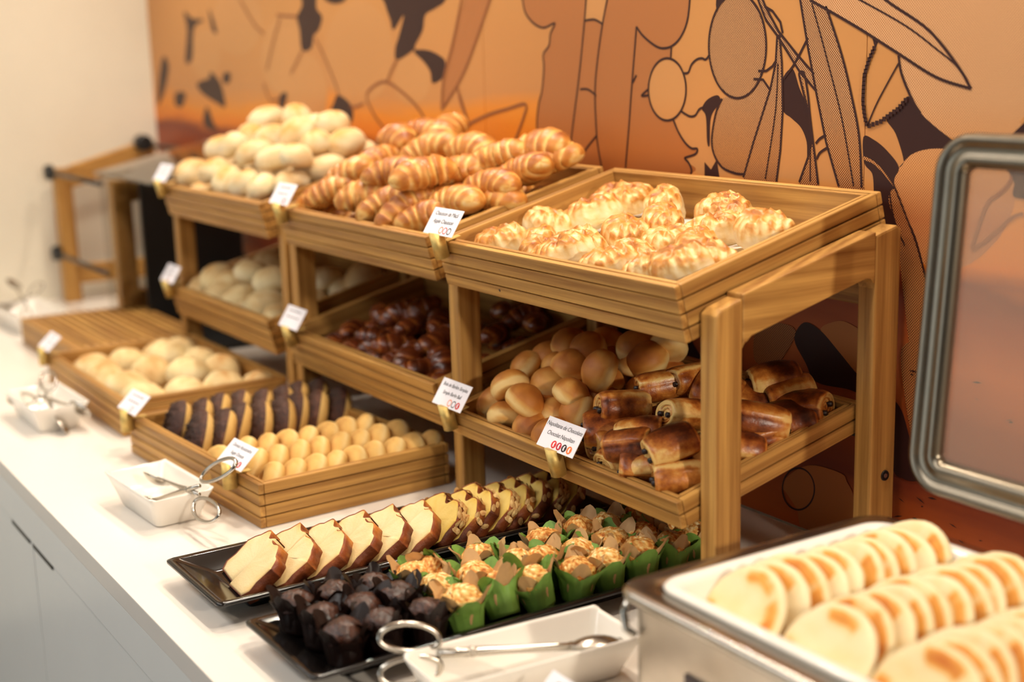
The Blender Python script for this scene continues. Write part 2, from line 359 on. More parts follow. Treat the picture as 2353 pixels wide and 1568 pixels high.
MURAL = [
 ('shade', 'stalk_print', [(-0.8316, 0.7663), (-0.8213, 0.7324), (-0.8141, 0.7154), (-0.7952, 0.698), (-0.7723, 0.6879), (-0.7532, 0.6858), (-0.7248, 0.6915), (-0.7385, 0.6756), (-0.743, 0.6572), (-0.7607, 0.6431), (-0.7597, 0.6223), (-0.7671, 0.5846), (-0.7777, 0.5634), (-0.785, 0.5313), (-0.7822, 0.5046), (-0.7833, 0.4344), (-0.6697, 0.4205), (-0.5311, 0.4302), (-0.383, 0.4703), (-0.3887, 0.4848), (-0.3974, 0.4908), (-0.3743, 0.4983), (-0.37, 0.5059), (-0.3829, 0.5062), (-0.3974, 0.5139), (-0.412, 0.5282), (-0.4237, 0.5455), (-0.4538, 0.5494), (-0.4781, 0.5753), (-0.4824, 0.6054), (-0.4591, 0.6294), (-0.4291, 0.6328), (-0.4275, 0.6491), (-0.4056, 0.6631), (-0.3912, 0.6859), (-0.3854, 0.7121), (-0.3812, 0.74)], 0, 1),
 ('tan', 'window_print', [(-0.6348, 0.7548), (-0.6374, 0.7238), (-0.6418, 0.6927), (-0.6158, 0.6937), (-0.5956, 0.6863), (-0.5814, 0.7212), (-0.5758, 0.7513)], 0, 1),
 ('shade', 'spear_leaf_print', [(-0.9875, 0.777), (-1.0131, 0.7413), (-1.0538, 0.6729), (-1.096, 0.6018), (-1.1066, 0.547), (-1.0157, 0.6195), (-0.9225, 0.7371), (-0.8986, 0.7717)], 0, 1),
 ('tan', 'petal_print', [(-1.2943, 0.653), (-1.3019, 0.6269), (-1.319, 0.6025), (-1.3448, 0.5811), (-1.378, 0.5643), (-1.4166, 0.5532), (-1.4581, 0.549), (-1.4999, 0.552), (-1.5388, 0.5624), (-1.5718, 0.5795), (-1.5963, 0.6024), (-1.6102, 0.6291), (-1.6123, 0.6578), (-1.6026, 0.6861), (-1.582, 0.7119), (-1.5522, 0.7332), (-1.5157, 0.7488), (-1.4753, 0.7575), (-1.434, 0.7592), (-1.3944, 0.7539), (-1.359, 0.7422), (-1.3299, 0.725), (-1.3088, 0.7035), (-1.2967, 0.679)], 0, 1),
 ('tan', 'petal_print', [(-1.9508, 0.7355), (-1.9593, 0.7161), (-1.9779, 0.6981), (-2.0055, 0.6827), (-2.0405, 0.6709), (-2.081, 0.6637), (-2.1243, 0.6616), (-2.1675, 0.6649), (-2.2075, 0.6737), (-2.2412, 0.6874), (-2.266, 0.705), (-2.2798, 0.7253), (-2.2815, 0.7467), (-2.2711, 0.7677), (-2.2494, 0.7865), (-2.2182, 0.8019), (-2.1801, 0.8128), (-2.138, 0.8185), (-2.0948, 0.8189), (-2.0535, 0.8141), (-2.0167, 0.8045), (-1.9865, 0.7909), (-1.9648, 0.7741), (-1.9526, 0.7553)], 0, 1),
 ('tan', 'petal_print', [(-2.238, 0.6673), (-2.2448, 0.6514), (-2.2585, 0.6365), (-2.2783, 0.6237), (-2.3029, 0.6137), (-2.3308, 0.6075), (-2.3602, 0.6053), (-2.389, 0.6075), (-2.4153, 0.614), (-2.4371, 0.6244), (-2.4527, 0.638), (-2.4609, 0.6538), (-2.4612, 0.6707), (-2.4534, 0.6874), (-2.4383, 0.7027), (-2.417, 0.7155), (-2.3912, 0.725), (-2.3626, 0.7305), (-2.3334, 0.7318), (-2.3055, 0.7288), (-2.2806, 0.7219), (-2.2604, 0.7115), (-2.2461, 0.6983), (-2.2385, 0.6833)], 0, 1),
 ('tan', 'petal_print', [(-1.7136, 0.6557), (-1.7208, 0.6333), (-1.7356, 0.6124), (-1.7573, 0.5941), (-1.7846, 0.5799), (-1.8157, 0.5707), (-1.8486, 0.5673), (-1.8812, 0.5702), (-1.911, 0.5791), (-1.9358, 0.5937), (-1.9537, 0.6129), (-1.9633, 0.6353), (-1.9638, 0.6593), (-1.9552, 0.683), (-1.9382, 0.7047), (-1.9143, 0.7229), (-1.8853, 0.7363), (-1.8534, 0.744), (-1.8207, 0.7458), (-1.7895, 0.7417), (-1.7617, 0.732), (-1.7392, 0.7175), (-1.723, 0.6991), (-1.7143, 0.6781)], 0, 1),
 ('tan', 'petal_print', [(-1.1469, 0.6018), (-1.1503, 0.5898), (-1.1584, 0.5786), (-1.1706, 0.5688), (-1.1863, 0.5612), (-1.2045, 0.5562), (-1.2239, 0.5543), (-1.2433, 0.5556), (-1.2612, 0.5602), (-1.2764, 0.5676), (-1.2878, 0.5775), (-1.2944, 0.5892), (-1.2959, 0.6017), (-1.292, 0.6141), (-1.2831, 0.6257), (-1.2699, 0.6355), (-1.2534, 0.6428), (-1.2348, 0.6473), (-1.2154, 0.6486), (-1.1965, 0.6468), (-1.1793, 0.6419), (-1.1651, 0.6344), (-1.1545, 0.6248), (-1.1483, 0.6137)], 0, 1),
 ('tan', 'petal_print', [(-1.6107, 0.5732), (-1.617, 0.5519), (-1.63, 0.5319), (-1.6489, 0.5143), (-1.6727, 0.5004), (-1.6998, 0.4912), (-1.7286, 0.4874), (-1.7569, 0.4895), (-1.7828, 0.4973), (-1.8043, 0.5105), (-1.8199, 0.5281), (-1.8282, 0.5489), (-1.8287, 0.5713), (-1.8213, 0.5937), (-1.8067, 0.6144), (-1.786, 0.6319), (-1.7608, 0.6451), (-1.733, 0.6532), (-1.7046, 0.6556), (-1.6773, 0.6524), (-1.6531, 0.6439), (-1.6332, 0.6308), (-1.6191, 0.6138), (-1.6114, 0.5942)], 0, 1),
 ('half2', 'large_oval_print', [(-0.2295, 0.6464), (-0.2311, 0.629), (-0.2364, 0.6127), (-0.2451, 0.5985), (-0.2566, 0.5875), (-0.2703, 0.5805), (-0.2853, 0.5779), (-0.3004, 0.5802), (-0.3148, 0.5871), (-0.3273, 0.5983), (-0.337, 0.6131), (-0.3431, 0.6303), (-0.3452, 0.6487), (-0.3432, 0.667), (-0.3372, 0.6838), (-0.3277, 0.6979), (-0.3155, 0.7084), (-0.3014, 0.7146), (-0.2865, 0.7162), (-0.2717, 0.7131), (-0.258, 0.7057), (-0.2464, 0.6945), (-0.2374, 0.6803), (-0.2317, 0.6639)], 0, 1),
 ('half2', 'lower_oval_print', [(-0.317, 0.5769), (-0.3302, 0.5563), (-0.3385, 0.5212), (-0.3333, 0.4995), (-0.3165, 0.4828), (-0.2902, 0.476), (-0.2708, 0.4756), (-0.2646, 0.4855), (-0.2524, 0.5201), (-0.2343, 0.5541), (-0.2211, 0.5893), (-0.2349, 0.6016), (-0.2503, 0.6036), (-0.2657, 0.5911), (-0.2846, 0.5805)], 0, 1),
 ('tan', 'round_oval_print', [(-0.3948, 0.589), (-0.3963, 0.5777), (-0.4005, 0.5671), (-0.4073, 0.5579), (-0.4161, 0.5507), (-0.4265, 0.546), (-0.4378, 0.5442), (-0.4491, 0.5454), (-0.4597, 0.5497), (-0.4689, 0.5567), (-0.4759, 0.5659), (-0.4802, 0.5768), (-0.4816, 0.5885), (-0.48, 0.6001), (-0.4754, 0.611), (-0.4682, 0.6202), (-0.459, 0.6272), (-0.4484, 0.6315), (-0.4371, 0.6329), (-0.426, 0.6312), (-0.4158, 0.6268), (-0.407, 0.6198), (-0.4004, 0.6107), (-0.3962, 0.6003)], 0, 1),
 ('half', 'big_blossom_print', [(-0.0372, 0.7214), (-0.0363, 0.6959), (-0.0189, 0.6915), (-0.002, 0.6311), (0.0037, 0.6091), (0.0218, 0.5782), (0.0464, 0.5532), (0.0747, 0.5396), (0.0995, 0.5352), (0.1468, 0.5369), (0.1728, 0.5532), (0.1768, 0.5634), (0.2428, 0.5875), (0.2534, 0.7042)], 0, 1),
 ('half', 'small_blossom_print', [(-0.0034, 0.4787), (0.0032, 0.4998), (0.022, 0.5157), (0.0478, 0.5232), (0.0822, 0.5247), (0.1373, 0.5174), (0.1705, 0.4846), (0.1526, 0.4307), (0.1, 0.389), (0.0417, 0.3898), (0.0151, 0.4459)], 0, 1),
 ('dark', 'dark_bloom_print', [(0.0144, 0.5836), (0.0343, 0.5638), (0.07, 0.5413), (0.0929, 0.5332), (0.1469, 0.5361), (0.1728, 0.5532), (0.1863, 0.5636), (0.1939, 0.537), (0.1784, 0.5262), (0.1868, 0.4857), (0.1703, 0.4881), (0.1564, 0.5149), (0.1369, 0.5244), (0.0822, 0.5247), (0.0478, 0.5232), (0.022, 0.5157), (0.0032, 0.4998), (0.0102, 0.5077), (-0.0033, 0.5389), (-0.0188, 0.5571), (0.0005, 0.5687)], 0, 1),
 ('dark', 'dark_leaf_print', [(-0.0548, 0.5337), (-0.038, 0.531), (-0.0174, 0.5195), (0.0032, 0.4998), (-0.0035, 0.4806), (0.0151, 0.4459), (0.036, 0.411), (0.0579, 0.3463), (0.0436, 0.3444), (0.0276, 0.3806), (0.0069, 0.4052), (-0.0135, 0.4147), (-0.0352, 0.4515), (-0.0359, 0.4708), (-0.0391, 0.4899), (-0.0525, 0.5026)], 0, 1),
 ('dark', 'dark_leaf_print', [(-0.1802, 0.6166), (-0.1668, 0.5917), (-0.152, 0.5679), (-0.1458, 0.5441), (-0.1439, 0.5242), (-0.1505, 0.5038), (-0.1524, 0.5239), (-0.1628, 0.5416), (-0.1804, 0.5533), (-0.1977, 0.5651), (-0.1989, 0.6016)], 0, 1),
 ('dark', 'dark_wedge_print', [(-0.3601, 0.5623), (-0.349, 0.575), (-0.327, 0.5815), (-0.3202, 0.5719), (-0.3351, 0.5592), (-0.342, 0.5448), (-0.3433, 0.5124), (-0.3489, 0.5158), (-0.3517, 0.5517)], 0, 1),
 ('dark', 'dark_wedge_print', [(-0.3544, 0.4883), (-0.3404, 0.4782), (-0.328, 0.4933), (-0.321, 0.463), (-0.3544, 0.4609)], 0, 0),
 ('dark', 'dark_wedge_print', [(-0.3293, 0.7221), (-0.3049, 0.7146), (-0.3178, 0.7069), (-0.3291, 0.6927), (-0.3308, 0.7033)], 0, 0),
 ('dark', 'dark_wedge_print', [(-0.0448, 0.653), (-0.0346, 0.6478), (-0.0393, 0.6386)], 0, 0),
 ('dark', 'dark_print_or_shade', [(-1.7352, 0.8176), (-1.6306, 0.808), (-1.6419, 0.7566), (-1.6149, 0.7346), (-1.6357, 0.7074), (-1.6634, 0.6958), (-1.6803, 0.6695), (-1.7301, 0.6668), (-1.7374, 0.7103), (-1.7468, 0.7395), (-1.7155, 0.7668)], 0, 1),
 ('dark', 'dark_print_or_shade', [(-1.3335, 0.7942), (-1.0701, 0.779), (-1.0789, 0.7443), (-1.1172, 0.7312), (-1.1563, 0.7208), (-1.1683, 0.6939), (-1.2003, 0.667), (-1.2078, 0.6579), (-1.278, 0.64), (-1.2829, 0.6623), (-1.2668, 0.6841), (-1.2423, 0.724), (-1.2865, 0.6973), (-1.2986, 0.7167), (-1.317, 0.7459)], 0, 1),
 ('dark', 'dark_print_or_shade', [(-1.208, 0.6563), (-1.1552, 0.6569), (-1.1113, 0.6472), (-1.0873, 0.6348), (-1.0956, 0.6078), (-1.1377, 0.5956), (-1.1456, 0.6171), (-1.17, 0.6357)], 0, 1),
 ('dark', 'dark_print_or_shade', [(-1.5522, 0.5702), (-1.4901, 0.5467), (-1.5022, 0.5119), (-1.5997, 0.5272), (-1.5795, 0.5523)], 0, 1),
 ('dark', 'dark_print_or_shade', [(-2.4892, 0.7797), (-2.4282, 0.7602), (-2.3413, 0.7529), (-2.421, 0.7344), (-2.451, 0.6575), (-2.5057, 0.6494), (-2.4737, 0.7316)], 0, 1),
 ('dark', 'dark_print_or_shade', [(-2.6983, 0.6606), (-2.6465, 0.6373), (-2.7077, 0.5638), (-2.7742, 0.5349)], 0, 1),
 ('dark', 'dark_print_or_shade', [(-2.3194, 0.6222), (-2.2529, 0.5927), (-2.229, 0.5345), (-2.2871, 0.542), (-2.3937, 0.5665), (-2.4265, 0.5923), (-2.3353, 0.6053)], 0, 1),
 ('dark', 'dark_print_or_shade', [(-2.363, 0.5323), (-2.3221, 0.4902), (-2.2949, 0.4738), (-2.3749, 0.4757), (-2.4022, 0.4968)], 0, 1),
 ('dark', 'dark_print_or_shade', [(-2.2987, 0.7804), (-2.2509, 0.7211), (-2.2858, 0.7262)], 0, 1),
 ('dark', 'dark_print_or_shade', [(-2.6074, 0.5646), (-2.5248, 0.5653), (-2.5604, 0.529), (-2.615, 0.5327)], 0, 1),
 ('dark', 'dark_print_or_shade', [(-2.2244, 0.6177), (-2.178, 0.6175), (-2.1942, 0.5929), (-2.2343, 0.5969)], 0, 1),
 ('dark', 'dark_print_or_shade', [(-1.8682, 0.5672), (-1.8287, 0.5713), (-1.8534, 0.5369), (-1.8824, 0.5402)], 0, 1),
 ('dark', 'dark_print_or_shade', [(-1.5935, 0.7682), (-1.5449, 0.7585), (-1.4959, 0.7637), (-1.4935, 0.7836), (-1.5907, 0.7887)], 0, 1),
 ('half2', 'reed_print', [(-0.2088, 0.6591), (-0.2112, 0.6239), (-0.2211, 0.5893), (-0.2524, 0.5201), (-0.2724, 0.4712), (-0.264, 0.434), (-0.208, 0.4383), (-0.2056, 0.472), (-0.2003, 0.5117), (-0.1968, 0.5631), (-0.1994, 0.6238), (-0.2044, 0.658)], 0, 1),
 ('half2', 'stem_print', [(-0.2518, 0.718), (-0.2455, 0.7056), (-0.23, 0.6788), (-0.2088, 0.6591), (-0.1672, 0.6136), (-0.1356, 0.5879), (-0.1403, 0.6095), (-0.1705, 0.6334), (-0.206, 0.664), (-0.2303, 0.6949), (-0.2396, 0.7174)], 0, 0),
 ('half2', 'broad_reed_print', [(-0.1722, 0.7139), (-0.1692, 0.7021), (-0.1523, 0.643), (-0.1355, 0.584), (-0.1174, 0.5252), (-0.0954, 0.4728), (-0.0876, 0.4376), (-0.0491, 0.4407), (-0.0546, 0.489), (-0.0613, 0.5331), (-0.076, 0.5846), (-0.0933, 0.6323), (-0.119, 0.6864), (-0.1332, 0.7119)], 0, 1),
 ('half2', 'reed_print', [(-0.1629, 0.6126), (-0.1582, 0.5917), (-0.146, 0.5541), (-0.1364, 0.5044), (-0.1305, 0.4716), (-0.1262, 0.4344), (-0.1721, 0.4307), (-0.1642, 0.4725), (-0.1491, 0.5038), (-0.143, 0.5242), (-0.149, 0.56), (-0.1656, 0.6036)], 0, 1),
 ('half', 'spear_leaf_print', [(-0.1779, 0.7142), (-0.1495, 0.7012), (-0.0946, 0.677), (-0.0552, 0.6589), (-0.002, 0.6329), (0.0557, 0.6054), (0.1054, 0.5929), (0.0843, 0.6194), (0.0418, 0.6588), (-0.0139, 0.6895), (-0.0367, 0.7069)], 0, 1),
 ('half2', 'curved_reed_print', [(-0.054, 0.5103), (-0.0371, 0.5053), (-0.0189, 0.4929), (-0.0033, 0.4768), (-0.0007, 0.4732), (-0.0188, 0.4891), (-0.037, 0.5015), (-0.0539, 0.5064)], 0, 1),
 ('half2', 'reed_print', [(-0.0113, 0.459), (-0.004, 0.4736), (0.0068, 0.4643), (0.0293, 0.4183), (0.0492, 0.3685), (0.0612, 0.324), (0.0602, 0.2895), (0.0474, 0.2322), (0.0331, 0.2643), (0.0134, 0.3641), (0.0032, 0.4239)], 0, 1),
 ('line', 'outline_print', [(-0.8206, 0.7449), (-0.8141, 0.7154), (-0.7952, 0.698), (-0.7723, 0.6879), (-0.7532, 0.6858), (-0.7248, 0.6915), (-0.7385, 0.6756), (-0.743, 0.6572), (-0.7607, 0.6431), (-0.7597, 0.6223), (-0.7671, 0.5846), (-0.7777, 0.5634), (-0.785, 0.5313), (-0.7822, 0.5046)], 0.0035, 1),
 ('line', 'outline_print', [(-0.6353, 0.7354), (-0.6438, 0.6849), (-0.6603, 0.6055), (-0.681, 0.5237), (-0.6895, 0.4862)], 0.0035, 1),
 ('line', 'outline_print', [(-0.5779, 0.7325), (-0.5957, 0.6834), (-0.6108, 0.6252), (-0.6171, 0.5817), (-0.6151, 0.5257), (-0.6106, 0.4957), (-0.601, 0.4639)], 0.0035, 1),
 ('line', 'outline_print', [(-0.6418, 0.6927), (-0.6158, 0.6937), (-0.5956, 0.6863)], 0.0035, 1),
 ('line', 'outline_print', [(-0.6573, 0.5874), (-0.6361, 0.5875), (-0.6137, 0.5777)], 0.0035, 1),
 ('line', 'outline_print', [(-0.6153, 0.5157), (-0.6386, 0.4986), (-0.6532, 0.4857)], 0.0035, 1),
 ('line', 'outline_print', [(-0.5095, 0.6797), (-0.5148, 0.6433), (-0.5219, 0.5959), (-0.5311, 0.5283), (-0.5403, 0.4692)], 0.0035, 1),
 ('line', 'outline_print', [(-0.5095, 0.6797), (-0.4956, 0.6672), (-0.471, 0.6537), (-0.4499, 0.6474), (-0.4261, 0.65), (-0.4056, 0.6631), (-0.3912, 0.6859), (-0.3849, 0.7227)], 0.0035, 1),
 ('line', 'outline_print', [(-0.4275, 0.6491), (-0.4291, 0.6328)], 0.0035, 1),
 ('line', 'outline_print', [(-0.4, 0.6116), (-0.3899, 0.6125), (-0.3827, 0.6233), (-0.3714, 0.6303), (-0.3602, 0.6319), (-0.3519, 0.6301), (-0.345, 0.6353)], 0.0035, 1),
 ('line', 'outline_print', [(-0.4074, 0.5587), (-0.3944, 0.5535), (-0.3843, 0.551), (-0.3743, 0.553), (-0.3658, 0.5613), (-0.3573, 0.5642)], 0.0035, 1),
 ('line', 'outline_print', [(-0.4237, 0.5455), (-0.412, 0.5282), (-0.3974, 0.5139), (-0.3829, 0.5062), (-0.37, 0.5059), (-0.3743, 0.4983), (-0.3945, 0.4928), (-0.3974, 0.4908), (-0.3887, 0.4848), (-0.3829, 0.4758), (-0.3844, 0.4693)], 0.0035, 1),
 ('line', 'outline_print', [(-0.5202, 0.5978), (-0.5105, 0.6092)], 0.0035, 1),
 ('line', 'outline_print', [(-0.4826, 0.5885), (-0.4983, 0.5789), (-0.4811, 0.58)], 0.0035, 1),
 ('line', 'outline_print', [(-0.3948, 0.589), (-0.3963, 0.5777), (-0.4005, 0.5671), (-0.4073, 0.5579), (-0.4161, 0.5507), (-0.4265, 0.546), (-0.4378, 0.5442), (-0.4491, 0.5454), (-0.4597, 0.5497), (-0.4689, 0.5567), (-0.4759, 0.5659), (-0.4802, 0.5768), (-0.4816, 0.5885), (-0.48, 0.6001), (-0.4754, 0.611), (-0.4682, 0.6202), (-0.459, 0.6272), (-0.4484, 0.6315), (-0.4371, 0.6329), (-0.426, 0.6312), (-0.4158, 0.6268), (-0.407, 0.6198), (-0.4004, 0.6107), (-0.3962, 0.6003), (-0.3948, 0.589)], 0.0035, 1),
 ('line', 'outline_print', [(-0.2295, 0.6464), (-0.2311, 0.629), (-0.2364, 0.6127), (-0.2451, 0.5985), (-0.2566, 0.5875), (-0.2703, 0.5805), (-0.2853, 0.5779), (-0.3004, 0.5802), (-0.3148, 0.5871), (-0.3273, 0.5983), (-0.337, 0.6131), (-0.3431, 0.6303), (-0.3452, 0.6487), (-0.3432, 0.667), (-0.3372, 0.6838), (-0.3277, 0.6979), (-0.3155, 0.7084), (-0.3014, 0.7146), (-0.2865, 0.7162), (-0.2717, 0.7131), (-0.258, 0.7057), (-0.2464, 0.6945), (-0.2374, 0.6803), (-0.2317, 0.6639), (-0.2295, 0.6464)], 0.0035, 1),
 ('line', 'outline_print', [(-0.317, 0.5769), (-0.3302, 0.5563), (-0.3385, 0.5212), (-0.3333, 0.4995), (-0.3165, 0.4828), (-0.2902, 0.476), (-0.2708, 0.4756)], 0.0035, 1),
 ('line', 'outline_print', [(-0.2534, 0.6036), (-0.2349, 0.6026), (-0.2211, 0.5893)], 0.0035, 0),
 ('line', 'outline_print', [(-0.2088, 0.6591), (-0.2112, 0.6239), (-0.2211, 0.5893), (-0.2524, 0.5201), (-0.2724, 0.4712)], 0.0035, 0),
 ('line', 'outline_print', [(-0.2088, 0.6591), (-0.2044, 0.659), (-0.1994, 0.6238), (-0.1968, 0.5631), (-0.2003, 0.5117), (-0.2071, 0.4698)], 0.0035, 0),
 ('line', 'outline_print', [(-0.2518, 0.718), (-0.2455, 0.7056), (-0.23, 0.6788), (-0.2088, 0.6591), (-0.1672, 0.6136), (-0.1356, 0.5879)], 0.0035, 0),
 ('line', 'outline_print', [(-0.2395, 0.7094), (-0.2303, 0.6949), (-0.206, 0.664), (-0.1705, 0.6334), (-0.1403, 0.6095)], 0.0035, 0),
 ('line', 'outline_print', [(-0.2333, 0.697), (-0.2182, 0.6904), (-0.2032, 0.6759), (-0.1986, 0.6618)], 0.0035, 0),
 ('line', 'outline_print', [(-0.2443, 0.6139), (-0.229, 0.6139), (-0.2171, 0.6199), (-0.2098, 0.6279)], 0.0035, 0),
 ('line', 'outline_print', [(-0.1693, 0.7099), (-0.1523, 0.643), (-0.1355, 0.584), (-0.1174, 0.5252), (-0.094, 0.4709)], 0.0035, 0),
 ('line', 'outline_print', [(-0.1218, 0.6904), (-0.119, 0.6864), (-0.0933, 0.6323), (-0.076, 0.5846), (-0.0613, 0.5331), (-0.0554, 0.4715)], 0.0035, 1),
 ('line', 'outline_print', [(-0.1656, 0.6036), (-0.1672, 0.6106), (-0.1615, 0.6126), (-0.1572, 0.6076), (-0.1509, 0.5838), (-0.146, 0.5541), (-0.1364, 0.5044), (-0.1299, 0.4706)], 0.0035, 1),
 ('line', 'outline_print', [(-0.1656, 0.6036), (-0.149, 0.56), (-0.143, 0.5242), (-0.1491, 0.5038), (-0.1642, 0.4715)], 0.0035, 0),
 ('line', 'outline_print', [(-0.1354, 0.5225), (-0.1286, 0.5287), (-0.1176, 0.5341)], 0.0035, 1),
 ('line', 'outline_print', [(-0.1335, 0.5026), (-0.1281, 0.5108), (-0.1144, 0.5184)], 0.0035, 1),
 ('line', 'outline_print', [(-0.196, 0.6036), (-0.1789, 0.6196), (-0.1677, 0.6334), (-0.1526, 0.6547)], 0.0035, 0),
 ('line', 'outline_print', [(-0.1495, 0.7012), (-0.0946, 0.677), (-0.0552, 0.6589), (-0.002, 0.6329), (0.0557, 0.6054), (0.1054, 0.5929)], 0.0035, 1),
 ('line', 'outline_print', [(0.1054, 0.5929), (0.0843, 0.6194), (0.0418, 0.6588), (-0.0139, 0.6895), (-0.0366, 0.7032)], 0.0035, 1),
 ('line', 'outline_print', [(-0.002, 0.6311), (0.0037, 0.6091), (0.0218, 0.5782), (0.0343, 0.5638)], 0.0035, 1),
 ('line', 'fine_line_print', [(-0.1466, 0.6972), (-0.1202, 0.6327), (-0.0911, 0.5554), (-0.0686, 0.4726)], 0.0022, 1),
 ('line', 'fine_line_print', [(-0.2067, 0.6239), (-0.2102, 0.5628), (-0.2284, 0.4717)], 0.0022, 1),
 ('line', 'fine_line_print', [(-0.0693, 0.6993), (0.0063, 0.6653), (0.0542, 0.6373), (0.0844, 0.6176), (0.1031, 0.5949)], 0.0022, 1),
 ('line', 'fine_line_print', [(-0.0016, 0.6219), (-0.0321, 0.5775), (-0.0476, 0.5488)], 0.0022, 1),
 ('line', 'fine_line_print', [(-0.1453, 0.5241), (-0.1441, 0.4737)], 0.0022, 1),
 ('line', 'fine_line_print', [(-0.0034, 0.4787), (0.0151, 0.4459), (0.0361, 0.4082)], 0.0022, 1),
 ('line', 'fine_line_print', [(-0.0106, 0.4725), (-0.0019, 0.4388), (0.0167, 0.4062)], 0.0022, 1),
 ('softline', 'soft_line_print', [(-1.6554, 0.6903), (-1.6171, 0.6543), (-1.5658, 0.5945), (-1.5522, 0.5702)], 0.006, 1),
 ('softline', 'soft_line_print', [(-1.418, 0.5614), (-1.4043, 0.5816), (-1.3321, 0.5984), (-1.2562, 0.5762), (-1.2039, 0.5515), (-1.1664, 0.524)], 0.006, 1),
 ('softline', 'soft_line_print', [(-1.418, 0.5614), (-1.3837, 0.5285), (-1.3348, 0.4999)], 0.006, 1),
 ('softline', 'soft_line_print', [(-1.278, 0.64), (-1.3088, 0.6146), (-1.3212, 0.5984)], 0.006, 1),
 ('softline', 'soft_line_print', [(-1.012, 0.7584), (-1.0538, 0.6729), (-1.096, 0.6018), (-1.1066, 0.547)], 0.006, 1),
 ('softline', 'soft_line_print', [(-0.9105, 0.7531), (-1.0157, 0.6195), (-1.1066, 0.547)], 0.006, 1),
 ('softline', 'soft_line_print', [(-1.8409, 0.7392), (-1.8876, 0.6921), (-1.9389, 0.6244)], 0.006, 1),
 ('softline', 'soft_line_print', [(-1.859, 0.7473), (-1.7468, 0.7395)], 0.006, 1),
 ('softline', 'soft_line_print', [(-1.7306, 0.6632), (-1.7613, 0.6418), (-1.7979, 0.6162)], 0.006, 1),
 ('softline', 'soft_line_print', [(-1.0475, 0.5929), (-1.0261, 0.5544), (-1.0047, 0.5192)], 0.006, 1),
 ('softline', 'soft_line_print', [(-1.4342, 0.5544), (-1.4662, 0.5471), (-1.4981, 0.5466)], 0.006, 1),
 ('softline', 'soft_line_print', [(-2.0782, 0.7908), (-2.0029, 0.7335), (-1.9451, 0.7087)], 0.006, 1),
 ('softline', 'soft_line_print', [(-1.9646, 0.5935), (-1.9301, 0.555), (-1.8694, 0.5595)], 0.006, 1),
 ('softline', 'soft_line_print', [(-1.0463, 0.5919), (-1.0345, 0.5596), (-1.0092, 0.523), (-1.0377, 0.5153)], 0.006, 1),
 ('softline', 'soft_line_print', [(-1.0377, 0.5153), (-0.9449, 0.5406), (-0.8754, 0.5531), (-0.8174, 0.5617), (-0.8267, 0.5367), (-0.8576, 0.4942)], 0.0055, 1),
 ('softline', 'soft_line_print', [(0.1658, 0.5375), (0.1662, 0.5122), (0.1639, 0.4939), (0.1526, 0.4803), (0.1332, 0.464), (0.1151, 0.4132)], 0.004, 1),
 ('softline', 'soft_line_print', [(0.1829, 0.4587), (0.1716, 0.4551), (0.1568, 0.4436), (0.1353, 0.4248), (0.1151, 0.4123)], 0.004, 1),
 ('dark', 'dark_print_or_shade', [(0.1563, 0.5135), (0.1647, 0.4994), (0.1695, 0.4924), (0.1681, 0.4777), (0.1819, 0.4751), (0.1984, 0.4745), (0.196, 0.5155)], 0, 1),
 ('tan', 'leaf_print', [(-0.1201, 0.2811), (-0.1006, 0.2951), (-0.074, 0.2991), (-0.0404, 0.2828), (-0.053, 0.2376), (-0.0873, 0.2589)], 0, 1),
 ('dark', 'dark_bar_print', [(-0.1685, 0.2622), (-0.1508, 0.2875), (-0.1201, 0.2811), (-0.0873, 0.2589), (-0.0529, 0.234), (-0.0243, 0.2196), (-0.0379, 0.2097), (-0.0714, 0.2123), (-0.1259, 0.2111), (-0.147, 0.2337)], 0, 1),
 ('half2', 'reed_print', [(-0.2447, 0.2597), (-0.2171, 0.2776), (-0.1661, 0.2739), (-0.1998, 0.2224), (-0.2272, 0.2156), (-0.247, 0.222)], 0, 1),
 ('tan', 'petal_print', [(-0.1887, 0.0556), (-0.1594, 0.0828), (-0.1257, 0.0969), (-0.0777, 0.0973), (-0.0676, 0.0885), (-0.0548, 0.0711), (-0.0463, 0.0319), (-0.1417, 0.0007), (-0.1582, 0.0258), (-0.1775, 0.0425)], 0, 1),
 ('line', 'outline_print', [(-0.1261, 0.0639), (-0.127, 0.0561), (-0.1298, 0.0483), (-0.1344, 0.041), (-0.1405, 0.0346), (-0.1477, 0.0297), (-0.1556, 0.0265), (-0.1635, 0.0254), (-0.1711, 0.0263), (-0.1776, 0.0293), (-0.1827, 0.0342), (-0.1859, 0.0406), (-0.1872, 0.048), (-0.1862, 0.056), (-0.1832, 0.064), (-0.1784, 0.0714), (-0.1721, 0.0777), (-0.1647, 0.0824), (-0.1568, 0.0854), (-0.149, 0.0863), (-0.1416, 0.0852), (-0.1353, 0.0821), (-0.1305, 0.0773), (-0.1273, 0.0711), (-0.1261, 0.0639)], 0.0025, 1),
 ('dark', 'dark_leaf_print', [(0.0021, 0.2114), (0.0203, 0.2027), (0.0374, 0.1623), (0.0494, 0.1369), (0.0585, 0.1268), (0.0436, 0.1177), (0.026, 0.1168), (0.01, 0.1236), (0.0013, 0.172)], 0, 1),
 ('half2', 'reed_print', [(0.0172, 0.2808), (0.0578, 0.2876), (0.0566, 0.2189), (0.0488, 0.1509), (0.0444, 0.1516), (0.0265, 0.2128)], 0, 1),
 ('dark', 'dark_print_or_shade', [(-2.871, 0.3007), (-2.6825, 0.3002), (-2.2929, 0.1768), (-1.788, 0.1663), (-1.1596, 0.2056), (-1.1316, 0.1236), (-1.8094, 0.018), (-2.4738, -0.0608), (-2.9619, -0.0522)], 0, 1),  # shade behind the left stand, painted as a dark area on the panels
